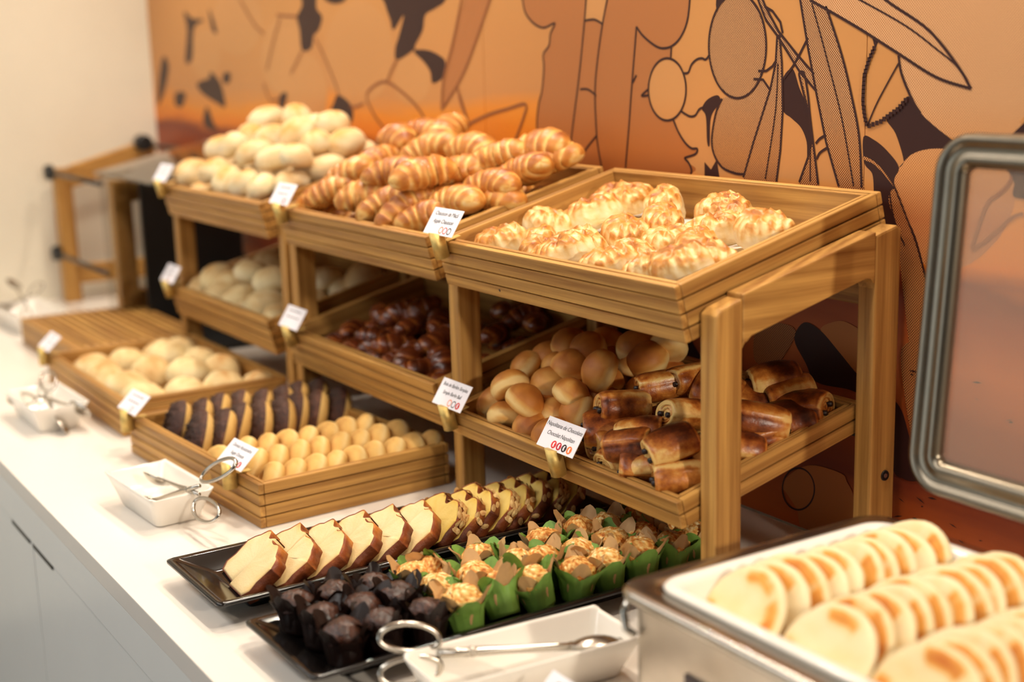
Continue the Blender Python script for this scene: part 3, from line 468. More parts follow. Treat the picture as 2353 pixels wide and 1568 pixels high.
 ('dark', 'dark_print_or_shade', [(-0.9792, 0.2043), (-0.4753, 0.2393), (-0.3725, 0.2157), (-0.3725, 0.15), (-0.7153, 0.0831), (-0.988, 0.0633)], 0, 1),  # shade behind the middle lower tier, painted dark likewise
]
DOTS = [(-0.0398, 0.6399), (-0.0423, 0.6356), (-0.0448, 0.6312), (-0.0473, 0.6268), (-0.0492, 0.6222), (-0.0509, 0.6175), (-0.0527, 0.6129), (-0.0544, 0.6082), (-0.0548, 0.6033), (-0.055, 0.5984), (-0.0552, 0.5935), (-0.0554, 0.5886), (-0.0555, 0.5837), (-0.0557, 0.5788), (-0.0552, 0.5739), (-0.0544, 0.569), (-0.0535, 0.5641), (-0.0523, 0.5592), (-0.0509, 0.5544), (-0.0486, 0.5498), (-0.0445, 0.5476), (-0.0384, 0.5495), (-0.0322, 0.5513), (-0.0261, 0.5532), (-0.021, 0.5562), (-0.016, 0.5593), (-0.0108, 0.5622), (-0.0057, 0.5651), (-0.0007, 0.568), (0.0035, 0.5715), (0.0075, 0.5752), (0.0114, 0.5789)]
PILES = {
 'white': [[[0.066, 0.055, 0.079], [0.216, 0.055, 0.09], [0.284, 0.055, 0.076], [0.372, 0.055, 0.075], [0.454, 0.055, 0.072], [0.508, 0.09, 0.072]], [[0.194, 0.115, 0.124], [0.301, 0.115, 0.115], [0.404, 0.115, 0.108], [0.509, 0.115, 0.116], [0.509, 0.165, 0.077]], [[0.046, 0.14, 0.104], [0.152, 0.175, 0.122], [0.283, 0.175, 0.123], [0.389, 0.175, 0.138], [0.477, 0.175, 0.121], [0.509, 0.22, 0.111]], [[0.11, 0.235, 0.139], [0.271, 0.235, 0.15], [0.341, 0.235, 0.131], [0.436, 0.235, 0.141]]],
 'croissant': [[[0.046, 0.064, 0.061], [0.109, 0.064, 0.083], [0.245, 0.064, 0.085], [0.321, 0.064, 0.08], [0.379, 0.064, 0.075], [0.44, 0.064, 0.068]], [[0.114, 0.1, 0.1], [0.287, 0.1, 0.114], [0.393, 0.1, 0.119], [0.392, 0.1, 0.076], [0.478, 0.1, 0.082]], [[0.125, 0.155, 0.11], [0.39, 0.155, 0.104], [0.497, 0.155, 0.091], [0.498, 0.155, 0.069]], [[0.094, 0.215, 0.126], [0.213, 0.215, 0.115], [0.351, 0.215, 0.119], [0.429, 0.215, 0.112], [0.498, 0.215, 0.094]], [[0.114, 0.265, 0.123], [0.19, 0.265, 0.124], [0.471, 0.265, 0.109], [0.498, 0.265, 0.093]]],
 'chausson': [[[0.081, 0.055, 0.047], [0.188, 0.055, 0.045], [0.237, 0.055, 0.049], [0.332, 0.055, 0.044], [0.422, 0.055, 0.049], [0.475, 0.055, 0.061]], [[0.121, 0.095, 0.04], [0.198, 0.095, 0.04], [0.237, 0.095, 0.04], [0.335, 0.095, 0.04], [0.472, 0.095, 0.054]], [[0.057, 0.15, 0.04], [0.248, 0.15, 0.042], [0.334, 0.15, 0.04], [0.393, 0.15, 0.04]], [[0.096, 0.205, 0.04], [0.257, 0.205, 0.04], [0.362, 0.205, 0.04], [0.453, 0.205, 0.049]], [[0.102, 0.265, 0.04], [0.077, 0.265, 0.041], [0.188, 0.265, 0.04], [0.328, 0.265, 0.04], [0.303, 0.265, 0.04]]],
 'berlin': [[[0.051, 0.056, 0.03], [0.115, 0.037, 0.03], [0.177, 0.037, 0.03], [0.227, 0.037, 0.03]], [[0.058, 0.056, 0.035], [0.162, 0.045, 0.062], [0.147, 0.083, 0.032], [0.185, 0.078, 0.032], [0.231, 0.081, 0.045]], [[0.107, 0.058, 0.068], [0.14, 0.103, 0.06], [0.219, 0.085, 0.068], [0.211, 0.13, 0.042]], [[0.054, 0.12, 0.06], [0.149, 0.134, 0.075], [0.222, 0.136, 0.082], [0.165, 0.202, 0.04]], [[0.055, 0.159, 0.06], [0.084, 0.184, 0.075], [0.144, 0.172, 0.083]], [[0.129, 0.216, 0.075], [0.198, 0.217, 0.08], [0.228, 0.21, 0.07], [0.231, 0.245, 0.075]]],
 'napolitana': [[[0.06, 0.064, 0.032], [0.098, 0.045, 0.032], [0.148, 0.045, 0.032], [0.156, 0.045, 0.032], [0.211, 0.045, 0.032]], [[0.052, 0.064, 0.05], [0.124, 0.045, 0.055], [0.119, 0.065, 0.06], [0.19, 0.056, 0.065], [0.197, 0.098, 0.04], [0.211, 0.131, 0.032], [0.211, 0.164, 0.032]], [[0.051, 0.091, 0.068], [0.055, 0.151, 0.075], [0.144, 0.117, 0.068], [0.211, 0.174, 0.05], [0.211, 0.217, 0.032]], [[0.075, 0.185, 0.075], [0.118, 0.196, 0.06], [0.15, 0.224, 0.045], [0.211, 0.247, 0.038]], [[0.155, 0.255, 0.06], [0.179, 0.255, 0.048]]],
 'pastry': [[[0.086, 0.052, 0.035], [0.162, 0.053, 0.035], [0.291, 0.056, 0.035], [0.326, 0.071, 0.04], [0.385, 0.056, 0.04], [0.404, 0.089, 0.04]], [[0.08, 0.092, 0.042], [0.191, 0.083, 0.05], [0.257, 0.084, 0.05], [0.328, 0.121, 0.05], [0.328, 0.143, 0.05], [0.191, 0.076, 0.04]], [[0.243, 0.125, 0.06], [0.272, 0.166, 0.06], [0.08, 0.15, 0.05]], [[0.149, 0.158, 0.06], [0.175, 0.186, 0.06], [0.409, 0.19, 0.05]], [[0.346, 0.254, 0.06], [0.413, 0.247, 0.06], [0.449, 0.255, 0.052]]],
 'bolo': [[[0.096, 0.046, 0.05], [0.183, 0.046, 0.05], [0.277, 0.056, 0.05], [0.388, 0.065, 0.05]], [[0.128, 0.07, 0.075], [0.178, 0.078, 0.06], [0.214, 0.116, 0.078], [0.338, 0.111, 0.078]], [[0.2, 0.168, 0.08], [0.414, 0.189, 0.06], [0.495, 0.234, 0.06]]],
}

# ------------------------------------------------------------------ helpers
def tag(o, label=None, cat=None, group=None, kind=None):
    if label: o['label'] = label
    if cat: o['category'] = cat
    if group: o['group'] = group
    if kind: o['kind'] = kind
    return o

def empty(name, loc=(0, 0, 0), rot=(0, 0, 0), label=None, cat=None, group=None):
    o = bpy.data.objects.new(name, None)
    o.empty_display_size = 0.02
    o.location = loc
    o.rotation_euler = rot
    COL.objects.link(o)
    return tag(o, label, cat, group)

def add(name, me, parent=None, loc=None, rot=None):
    o = bpy.data.objects.new(name, me)
    COL.objects.link(o)
    if parent is not None: o.parent = parent
    if loc is not None: o.location = loc
    if rot is not None: o.rotation_euler = rot
    return o

def mesh(name, V, F, mat, smooth=True, bake=None):
    me = bpy.data.meshes.new(name)
    me.from_pydata([tuple(v) for v in V], [], [tuple(f) for f in F])
    me.materials.append(mat)
    if smooth:
        me.polygons.foreach_set('use_smooth', [True] * len(me.polygons))
    if bake is not None:
        a = me.attributes.new('bake', 'FLOAT', 'POINT')
        a.data.foreach_set('value', [float(x) for x in bake])
    me.update()
    return me

def bmesh_me(name, bm, mat, smooth=False):
    bmesh.ops.recalc_face_normals(bm, faces=bm.faces)
    me = bpy.data.meshes.new(name)
    bm.to_mesh(me)
    bm.free()
    me.materials.append(mat)
    if smooth:
        me.polygons.foreach_set('use_smooth', [True] * len(me.polygons))
    return me

def box(name, x0, x1, y0, y1, z0, z1, mat, bev=0.0, seg=2):
    bm = bmesh.new()
    bmesh.ops.create_cube(bm, size=1)
    for v in bm.verts:
        v.co = (x0 + (v.co.x + .5) * (x1 - x0), y0 + (v.co.y + .5) * (y1 - y0), z0 + (v.co.z + .5) * (z1 - z0))
    if bev > 0:
        bmesh.ops.bevel(bm, geom=list(bm.edges), offset=bev, segments=seg, profile=0.6, affect='EDGES')
    return bmesh_me(name, bm, mat)

def prism(name, pts, axis, a, b, mat, bev=0.0):
    """extrude a polygon given in the two other axes along `axis` from a to b"""
    bm = bmesh.new()
    def P(p, t):
        return {'x': (t, p[0], p[1]), 'y': (p[0], t, p[1]), 'z': (p[0], p[1], t)}[axis]
    A = [bm.verts.new(P(p, a)) for p in pts]
    B = [bm.verts.new(P(p, b)) for p in pts]
    n = len(pts)
    bm.faces.new(A)
    bm.faces.new(B[::-1])
    for i in range(n):
        bm.faces.new((A[i], B[i], B[(i + 1) % n], A[(i + 1) % n]))
    if bev > 0:
        bmesh.ops.bevel(bm, geom=list(bm.edges), offset=bev, segments=2, profile=0.6, affect='EDGES')
    return bmesh_me(name, bm, mat)

def cyl(name, p0, p1, r0, r1, mat, n=20, bev=0.0):
    p0, p1 = Vector(p0), Vector(p1)
    q = (p1 - p0).to_track_quat('Z', 'Y')
    L = (p1 - p0).length
    bm = bmesh.new()
    bmesh.ops.create_cone(bm, cap_ends=True, segments=n, radius1=r0, radius2=r1, depth=L)
    if bev > 0:
        bmesh.ops.bevel(bm, geom=[e for e in bm.edges if abs(e.calc_face_angle(0)) > 1.0], offset=bev, segments=2, affect='EDGES')
    for v in bm.verts:
        v.co = q @ v.co + (p0 + p1) / 2
    me = bmesh_me(name, bm, mat)
    me.polygons.foreach_set('use_smooth', [len(p.vertices) == 4 for p in me.polygons])
    return me

def tube(name, path, r, mat, n=8, closed=False, flat=1.0, radii=None):
    """round bar along a polyline (parallel transported)"""
    P = [Vector(p) for p in path]
    m = len(P)
    V, F = [], []
    up = None
    for i in range(m):
        if closed:
            t = (P[(i + 1) % m] - P[i - 1]).normalized()
        else:
            t = (P[min(i + 1, m - 1)] - P[max(i - 1, 0)]).normalized()
        if up is None:
            up = Vector((0, 0, 1)) if abs(t.z) < 0.9 else Vector((1, 0, 0))
        s = t.cross(up).normalized()
        up = s.cross(t).normalized()
        rr = r if radii is None else radii[i]
        for k in range(n):
            a = 2 * math.pi * k / n
            V.append(P[i] + s * math.cos(a) * rr + up * math.sin(a) * rr * flat)
    for i in range(m if closed else m - 1):
        for k in range(n):
            a, b = i * n, ((i + 1) % m) * n
            F.append((a + k, a + (k + 1) % n, b + (k + 1) % n, b + k))
    if not closed:
        F.append(tuple(range(n - 1, -1, -1)))
        F.append(tuple(range((m - 1) * n, m * n)))
    return mesh(name, V, F, mat)

def catmull(pts, closed, sub=5):
    n = len(pts)
    out = []
    rng = range(n) if closed else range(n - 1)
    for i in rng:
        if closed:
            p0, p1, p2, p3 = pts[i - 1], pts[i], pts[(i + 1) % n], pts[(i + 2) % n]
        else:
            p0, p1, p2, p3 = pts[max(i - 1, 0)], pts[i], pts[i + 1], pts[min(i + 2, n - 1)]
        for k in range(sub):
            t = k / sub
            out.append(tuple(0.5 * ((2 * b) + (c - a) * t + (2 * a - 5 * b + 4 * c - d) * t * t + (3 * b - a - 3 * c + d) * t ** 3)
                             for a, b, c, d in zip(p0, p1, p2, p3)))
    if not closed:
        out.append(tuple(pts[-1]))
    return out

def loft(name, loops, mat, smooth=True, cap0=True, cap1=True):
    """loops: equal-length closed rings of 3-D points"""
    n = len(loops[0])
    V = [p for l in loops for p in l]
    F = []
    for i in range(len(loops) - 1):
        for k in range(n):
            F.append((i * n + k, i * n + (k + 1) % n, (i + 1) * n + (k + 1) % n, (i + 1) * n + k))
    if cap0: F.append(tuple(range(n - 1, -1, -1)))
    if cap1: F.append(tuple(range((len(loops) - 1) * n, len(loops) * n)))
    me = mesh(name, V, F, mat, smooth)
    bm = bmesh.new()
    bm.from_mesh(me)
    bmesh.ops.recalc_face_normals(bm, faces=bm.faces)
    bm.to_mesh(me)
    bm.free()
    return me

def rrect(x0, x1, y0, y1, r, n=6):
    out = []
    for cx, cy, a0 in ((x1 - r, y1 - r, 0), (x0 + r, y1 - r, 90), (x0 + r, y0 + r, 180), (x1 - r, y0 + r, 270)):
        for k in range(n + 1):
            a = R(a0 + 90 * k / n)
            out.append((cx + r * math.cos(a), cy + r * math.sin(a)))
    return out

def dup(root, loc, rot=(0, 0, 0), sc=None, label=None, group=None):
    c = root.copy()
    COL.objects.link(c)
    c.location = loc
    c.rotation_euler = rot
    if sc is not None: c.scale = sc
    if label: c['label'] = label
    if group: c['group'] = group
    for ch in root.children:
        d = ch.copy()
        COL.objects.link(d)
        d.parent = c
        for g in ch.children:
            e = g.copy()
            COL.objects.link(e)
            e.parent = d
    return c

def drop(root):
    for ch in list(root.children):
        drop(ch)
    bpy.data.objects.remove(root)

ORD = ['', 'first', 'second', 'third', 'fourth', 'fifth', 'sixth', 'seventh', 'eighth', 'ninth', 'tenth', 'eleventh', 'twelfth']
def nfrac(x, y, z, s, o=3):
    return noise.fractal(Vector((x * s, y * s, z * s)), 1.0, 2.0, o)

# ------------------------------------------------------------------ the setting
WALLY, LEFTX = 0.829, -2.80
struct = lambda name, me: tag(add(name, me), kind='structure')
wall_back = struct('wall_back', box('wall_back', LEFTX - .1, 2.6, WALLY + .004, WALLY + .12, -.92, 1.6, M_WALL))
struct('wall_left', box('wall_left', LEFTX - .1, LEFTX, -5.0, WALLY + .004, -.92, 1.6, M_WALL))
struct('floor', box('floor', LEFTX - .1, 2.6, -5.0, WALLY + .12, -1.0, -.92, M_FLOOR))
struct('wall_front', box('wall_front', LEFTX - .1, 2.6, -5.1, -5.0, -.92, 1.6, M_WALL))
struct('ceiling', box('ceiling', LEFTX - .1, 2.6, -5.0, WALLY + .12, 1.6, 1.68, M_CEIL))

# printed wall panels with the drawing on them
seams = [LEFTX, -1.85, -.951, -.053, .85, 1.75, 2.6]
mural = empty('wall_mural', (LEFTX, WALLY, 0), label='orange and brown printed wall panels with line drawn blossoms and reeds', cat='wall mural')
def mp(o):
    o.parent = mural
    o.matrix_parent_inverse = Matrix.Translation((-LEFTX, -WALLY, 0))
    return o
for a, b in zip(seams, seams[1:]):
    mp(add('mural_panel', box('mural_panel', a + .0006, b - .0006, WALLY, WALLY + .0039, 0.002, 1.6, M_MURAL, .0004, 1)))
def flat_print(kind, name, pts, width, smooth, level):
    y = WALLY - .000012 * level
    if width == 0:
        P = catmull(pts, True, 5) if smooth else pts
        P = [(max(x, LEFTX + .001), max(z, .003)) for x, z in P]
        n = len(P)
        vo, _, fo = geometry.delaunay_2d_cdt([Vector(p) for p in P], [(k, (k + 1) % n) for k in range(n)], [], 1, 1e-6)[:3]
        return mp(add(name, mesh(name, [(v.x, y, v.y) for v in vo], fo, PM[kind], False)))
    closed = pts[0] == pts[-1]
    P = catmull(pts[:-1] if closed else pts, closed, 6) if smooth else list(pts)
    if closed: P.append(P[0])
    V, F = [], []
    for i, (x, z) in enumerate(P):
        a, b = P[max(i - 1, 0)], P[min(i + 1, len(P) - 1)]
        if closed and i in (0, len(P) - 1): a, b = P[-2], P[1]
        dx, dz = b[0] - a[0], b[1] - a[1]
        l = math.hypot(dx, dz) or 1
        V += [(x - dz / l * width / 2, y, z + dx / l * width / 2), (x + dz / l * width / 2, y, z - dx / l * width / 2)]
        if i: F.append((2 * i - 2, 2 * i - 1, 2 * i + 1, 2 * i))
    V = [(max(v[0], LEFTX + .001), v[1], max(v[2], .003)) for v in V]
    return mp(add(name, mesh(name, V, F, PM[kind], False)))
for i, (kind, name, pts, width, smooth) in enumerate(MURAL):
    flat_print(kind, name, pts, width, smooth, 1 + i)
for x, z in DOTS:
    h = .0028
    mp(add('dash_print', mesh('dash_print', [(x - h, WALLY - .0017, z - h), (x + h, WALLY - .0017, z - h), (x + h, WALLY - .0017, z + h), (x - h, WALLY - .0017, z + h)], [(0, 1, 2, 3)], PM['line'], False)))
# knocks and scratches near the foot of the panels
for k in range(46):
    x, z = rnd.uniform(.02, .42), rnd.uniform(.015, .26)
    l, h = rnd.uniform(.0015, .008), rnd.uniform(.0006, .0014)
    a = rnd.uniform(-.5, .3)
    V = [(x + (u * math.cos(a) - v * math.sin(a)), WALLY - .0018, z + u * math.sin(a) + v * math.cos(a)) for u, v in ((-l, -h * .4), (0, -h), (l, 0), (0, h))]
    mp(add('scratch', mesh('scratch', V, [(0, 1, 2, 3)], PM['dark'], False)))

# ------------------------------------------------------------------ counter
top = empty('countertop', (-.6, .4, -.09), label='long white worktop with a deep front edge under all the food', cat='countertop')
def rel(root, o):
    o.parent = root
    o.matrix_parent_inverse = Matrix.Translation(-root.location)
    return o
rel(top, add('top_slab', box('top_slab', LEFTX + .001, 1.6, 0, WALLY - .0005, -.03, 0, M_SOLID, .0015)))
rel(top, add('front_apron', box('front_apron', LEFTX + .001, 1.6, .001, .03, -.092, -.0305, M_CABINET, .0008)))
for n, (a, b, where) in enumerate(((LEFTX + .002, -1.661, 'nearest the left wall'), (-1.659, -.421, 'with two finger slots in view'), (-.419, .819, 'under the chafing dish end'), (.821, 1.6, 'at the far right end'))):
    cb = empty('base_cabinet', ((a + b) / 2, .4, -.92), label='white two door base cabinet ' + where, cat='cabinet')
    rel(cb, add('body', box('body', a, b, .03, .80, -.90, -.0925, M_CABINET)))
    mid = (a + b) / 2
    for s, (da, db) in ((0, (a, mid - .0015)), (1, (mid + .0015, b))):
        d = rel(cb, add('door', box('door', da + .001, db - .001, .008, .028, -.88, -.0945, M_CABINET, .0012)))
        h0 = mid - .135 if s == 0 else mid + .009
        g = rel(cb, add('finger_slot', box('finger_slot', h0, h0 + .122, .0055, .0095, -.108, -.0955, M_SLOT, .001)))
        del g

# ------------------------------------------------------------------ wooden trays
def tray(label, Xl, Xr, yf, zf, depth, H, tilt, n=4, yaw=0.0, flat=False, cat='wooden tray', group=None):
    W = Xr - Xl
    if flat:
        root = empty('wooden_crate', (Xl, yf, 0), (0, 0, yaw), label, cat, group)
    else:
        c, s = math.cos(tilt), math.sin(tilt)
        root = empty('wooden_tray', (Xl, yf + H * s, zf - H * c), (tilt, 0, 0), label, cat, group)
    ph, t1, t2, gap = H / n, .0085, .0055, .0016
    D = depth
    fr = [box('plank', 0, W, 0, t1, i * ph + gap / 2, (i + 1) * ph - gap / 2, WX, .0018) for i in range(n)]
    bk = [box('plank', 0, W, D - t1, D, i * ph + gap / 2, (i + 1) * ph - gap / 2, WX, .0018) for i in range(n)]
    sd = [box('plank', 0, t1, t1 + .0003, D - t1 - .0003, i * ph + gap / 2, (i + 1) * ph - gap / 2, WY, .0018) for i in range(n)]
    for m in fr + bk + sd:
        add('plank', m, root)
    for m in sd:
        add('plank', m, root, (W - t1, 0, 0))
    g = t1 + .0018
    top_ = H - .0012
    add('inner_board', box('inner_board', g, W - g, g, g + t2, .002, top_, WX, .001), root)
    add('inner_board', box('inner_board', g, W - g, D - g - t2, D - g, .002, top_, WX, .001), root)
    ib = box('inner_board', g, g + t2, g + t2 + .0002, D - g - t2 - .0002, .002, top_, WY, .001)
    add('inner_board', ib, root)
    add('inner_board', ib, root, (W - 2 * g - t2, 0, 0))
    add('base_board', box('base_board', g + t2, W - g - t2, g + t2, D - g - t2, .002, .008, WX), root)
    return root

TR = {}
TR['tr'] = tray('wide tilted oak tray of puff pastries, right end of the top tier', -.532, 0, .488, .393, .325, .069, .2508)
TR['tm'] = tray('tilted oak tray heaped with croissants, middle of the top tier', -1.108, -.564, .488, .393, .325, .069, .2508)
TR['tl'] = tray('tilted oak tray heaped with floury rolls, left end of the top tier', -1.745, -1.190, .488, .393, .325, .069, .2508)
TR['lr1'] = tray('low half width oak tray of round buns on the lower tier', -.532, -.262, .490, .147, .300, .036, .24, 2)
TR['lr2'] = tray('low half width oak tray of chocolate pastries beside the right front leg', -.258, 0, .490, .147, .300, .036, .24, 2)
TR['lm'] = tray('tilted oak tray of dark glazed pastries in the middle lower tier', -1.108, -.564, .490, .176, .300, .069, .24)
TR['ll'] = tray('tilted oak tray of pale rolls in the left lower tier', -1.745, -1.190, .490, .176, .300, .069, .24)
kn = add('knot', cyl('knot', (.146, -.0002, .0115), (.146, .002, .0115), .0021, .0021, M_STICK, 10), TR['tr'])
kn['label'] = 'small dark knot'
CR = {}
CR['mid'] = tray('flat oak crate of doughnuts standing on the counter', -1.096, -1.096 + .5, .195, .066, .318, .066, 0, 4, .0635, True, 'wooden crate')
CR['left'] = tray('flat oak crate of white rolls standing on the counter', -1.718, -1.203, .213, .066, .315, .066, 0, 4, 0.0, True, 'wooden crate')

# ------------------------------------------------------------------ stands
def tray_under(yf, zf, H, t, y):
    return zf - H * math.cos(t) + (y - yf - H * math.sin(t)) * math.tan(t)
def arc_pts(cx, cz, r, a0, a1, n=5):
    return [(cx + r * math.cos(R(a0 + (a1 - a0) * k / n)), cz + r * math.sin(R(a0 + (a1 - a0) * k / n))) for k in range(n + 1)]
def stand(label, frames, lows):
    root = empty('bread_stand', (frames[0], .52, 0), label=label, cat='display stand')
    def part(nm, m, dx=0.0, par=None):
        o = add(nm, m, par or root)
        o.location = (0, 0, 0) if par else (dx - frames[0], -.52, 0)
        return o
    fl = prism('front_leg', [(.522, 0), (.560, 0), (.560, .3755), (.530, .3665), (.522, .360)], 'x', 0, .027, WZ, .003)
    bl = prism('back_leg', [(.765, 0), (.807, 0), (.807, .430), (.800, .4355), (.765, .4262)], 'x', 0, .027, WZ, .003)
    rail = [(.5602, .380), (.5602, .318), (.564, .3275), (.572, .3345), (.750, .379), (.758, .378), (.7635, .371), (.7648, .362), (.7648, .4305)]
    tr_ = prism('top_rail', rail, 'x', 0, .0272, WY, .002)
    scm = cyl('screw', (.0270, .7905, .129), (.0285, .7905, .129), .0068, .0062, M_BLACKP, 16)
    skm = cyl('screw_socket', (.0285, .7905, .129), (.0288, .7905, .129), .003, .003, M_STEELB, 6)
    for x in frames:
        part('front_leg', fl, x)
        part('back_leg', bl, x)
        part('top_rail', tr_, x)
        part('screw_socket', skm, par=part('screw', scm, x))
    for (a, b), low in zip(zip(frames, frames[1:]), lows):
        part('cross_rail', box('cross_rail', a + .0272, b - .0002, .768, .790, .340, .366, WX, .002))
        for (yf, zf, H, t) in ((.488, .393, .069, .2508), low):
            for y in (.543, .778):
                z = tray_under(yf, zf, H, t, y)
                for xa, xb in ((a + .027, a + .052), (b - .026, b)):
                    part('peg', cyl('peg', (xa, y, z - .0042), (xb, y, z - .0042), .004, .004, M_BLACKP, 10))
        if low[2] < .05:     # a bearer under the joint of the two half trays
            xm = (a + b + .027) / 2 - .001
            z0, z1 = (tray_under(*low, yy) for yy in (.53, .775))
            part('bearer', prism('bearer', [(.53, z0 - .022), (.775, z1 - .022), (.775, z1 - .0006), (.53, z0 - .0006)], 'x', xm - .010, xm + .010, WY))
    return root
LOWF, LOWH = (.490, .176, .069, .24), (.490, .147, .036, .24)
stand('two tier oak stand on the left carrying the floury roll trays', [-1.7765, -1.1865], [LOWF])
stand('long two tier oak stand with three leg frames, black screw in its right back leg', [-1.1395, -.5615, .003], [LOWF, LOWH])

# ------------------------------------------------------------------ pastries: shapes
def sphere_mesh(name, fn, mat, nu=24, nv=14):
    """fn(dx,dy,dz) -> (point, bake)"""
    V, B, F = [], [], []
    for j in range(nv + 1):
        th = math.pi * j / nv
        for i in range(nu if 0 < j < nv else 1):
            ph = 2 * math.pi * i / nu
            p, b = fn(math.sin(th) * math.cos(ph), math.sin(th) * math.sin(ph), math.cos(th))
            V.append(p)
            B.append(b)
    idx = lambda j, i: 0 if j == 0 else (len(V) - 1 if j == nv else 1 + (j - 1) * nu + i % nu)
    for j in range(nv):
        for i in range(nu):
            q = [idx(j, i), idx(j + 1, i), idx(j + 1, i + 1), idx(j, i + 1)]
            q = list(dict.fromkeys(q))
            F.append(q)
    return mesh(name, V, F, mat, True, B)

def roll_mesh(name, mat, rx, ry, rz, seed, band=0.0, low=0.0, seam=0.0):
    def fn(x, y, z):
        s = 1 + .05 * nfrac(x + seed * 7.3, y, z, 1.3) + .02 * nfrac(x, y + seed, z, 4)
        zz = z if z > -.55 else -.55 - (abs(z) - .55) * .25
        p = (x * rx * s, y * ry * s, zz * rz * s)
        b = .45 + .35 * z + .35 * nfrac(x, y, z + seed * 3.1, 1.2)
        b -= band * math.exp(-((z + .15) / .22) ** 2)
        b += low * max(0, -z - .1)
        if seam:
            d = math.exp(-((y + .15 * math.sin(3 * x + seed)) / .10) ** 2) * max(0, z)
            p = (p[0], p[1], p[2] - seam * d)
            b += .25 * d
        return p, b
    return sphere_mesh(name, fn, mat)

def croissant_mesh(name, mat, L, r0, bend, seed, dark=0.0, nseg=5.6):
    nu, nv = 72, 20
    V, B, F = [], [], []
    rr = random.Random(seed)
    Rb = L / bend
    ph = [rr.uniform(-.5, .5) for _ in range(20)]
    for i in range(nu + 1):
        t = -1 + 2 * i / nu
        a = t * bend / 2
        c = Vector((Rb * math.sin(a), Rb * (math.cos(a) - 1) + .3 * L * bend / 8, 0))
        tx = Vector((math.cos(a), -math.sin(a), 0))
        nx = Vector((math.sin(a), math.cos(a), 0))
        env = max(.02, (1 - abs(t) ** 2.1)) ** .62
        for k in range(nv):
            q = 2 * math.pi * k / nv
            # wrapped dough: steps that run slightly slanted round the roll
            u = abs(t) * nseg * .5 + .16 * math.sin(q + seed) + .05 * math.sin(3 * q + seed)
            fr = u - math.floor(u)
            step = 1.0 - .15 * fr ** 2.2
            g = math.exp(-((fr - 1.0) / .13) ** 2) + math.exp(-(fr / .10) ** 2)
            r = r0 * (.22 + .78 * env) * step * (1 + .06 * nfrac(c.x * 30, c.y * 30, q, 1.2) + .05 * ph[int(u) % 20])
            if abs(t) > .985: r *= .35
            cz = math.sin(q)
            z = cz * r * (.92 if cz > 0 else .72)
            p = c + nx * math.cos(q) * r * 1.08 + Vector((0, 0, z))
            V.append(p)
            b = .74 - .62 * math.exp(-((fr - .80) / .20) ** 2) * (.6 + .5 * nfrac(t * 3 + seed, q, 0, 1.1)) - .12 * math.exp(-(fr / .10) ** 2) + .10 * cz + dark
            b += .25 * nfrac(p.x, p.y, p.z + seed, 45)
            if cz < -.5: b -= .1
            B.append(b)
    for i in range(nu):
        for k in range(nv):
            F.append((i * nv + k, i * nv + (k + 1) % nv, (i + 1) * nv + (k + 1) % nv, (i + 1) * nv + k))
    F.append(tuple(range(nv - 1, -1, -1)))
    F.append(tuple(range(nu * nv, (nu + 1) * nv)))
    me = mesh(name, V, F, mat, True, B)
    me.flip_normals()
    return me

def chausson_mesh(name, mat, seed):
    """folded half-moon of puff pastry: domed, scored like a leaf, open flaky edge"""
    rr = random.Random(seed)
    k0 = rr.uniform(0, 6)
    def fn(x, y, z):
        ang = math.atan2(y, x)
        out = 1 + .05 * math.cos(2 * ang + .3) + .03 * math.sin(5 * ang + k0) + .025 * math.sin(9 * ang + k0 * 2)
        rx, ry = .0435 * out, .0325 * out
        # the fold side (+y) is straight and fat, the sealed side tapers
        yy = y * (1.0 if y < 0 else .82)
        X, Y = x * rx, yy * ry
        h = .0275 * (1.08 if y > 0 else .94)
        zz = z if z > -.42 else -.42 - (abs(z) - .42) * .3
        Z = math.copysign(abs(zz) ** .8, zz) * h
        b = .42 + .28 * z
        if z > 0:
            leaf = abs(x) * 5.6 + y * 3.0 + k0
            g = (math.sin(leaf * 1.6)) ** 2
            mid = math.exp(-(x / .09) ** 2)
            w = min(1, (1 - z) * 2.2 + .3)
            Z += (.0045 * g * w - .003 * mid) * (.4 + z)
            b += (.34 * g - .20) * w
        b += .40 * nfrac(x + seed, y, z, 2.6)
        lay = .5 * math.sin(z * 40 + 3 * nfrac(x, y, z + seed, 2))
        e = math.exp(-((z + .12) / .26) ** 2)
        f = 1 + .035 * lay * e + .07 * nfrac(x + seed * 2, y, z, 1.6) + .015 * nfrac(x, y + seed, z, 5)
        b -= .28 * e - .12 * lay * e
        return (X * f, Y * f, Z * (1 + .10 * nfrac(x, y, seed, 2.2))), b
    return sphere_mesh(name, fn, mat, 56, 30)

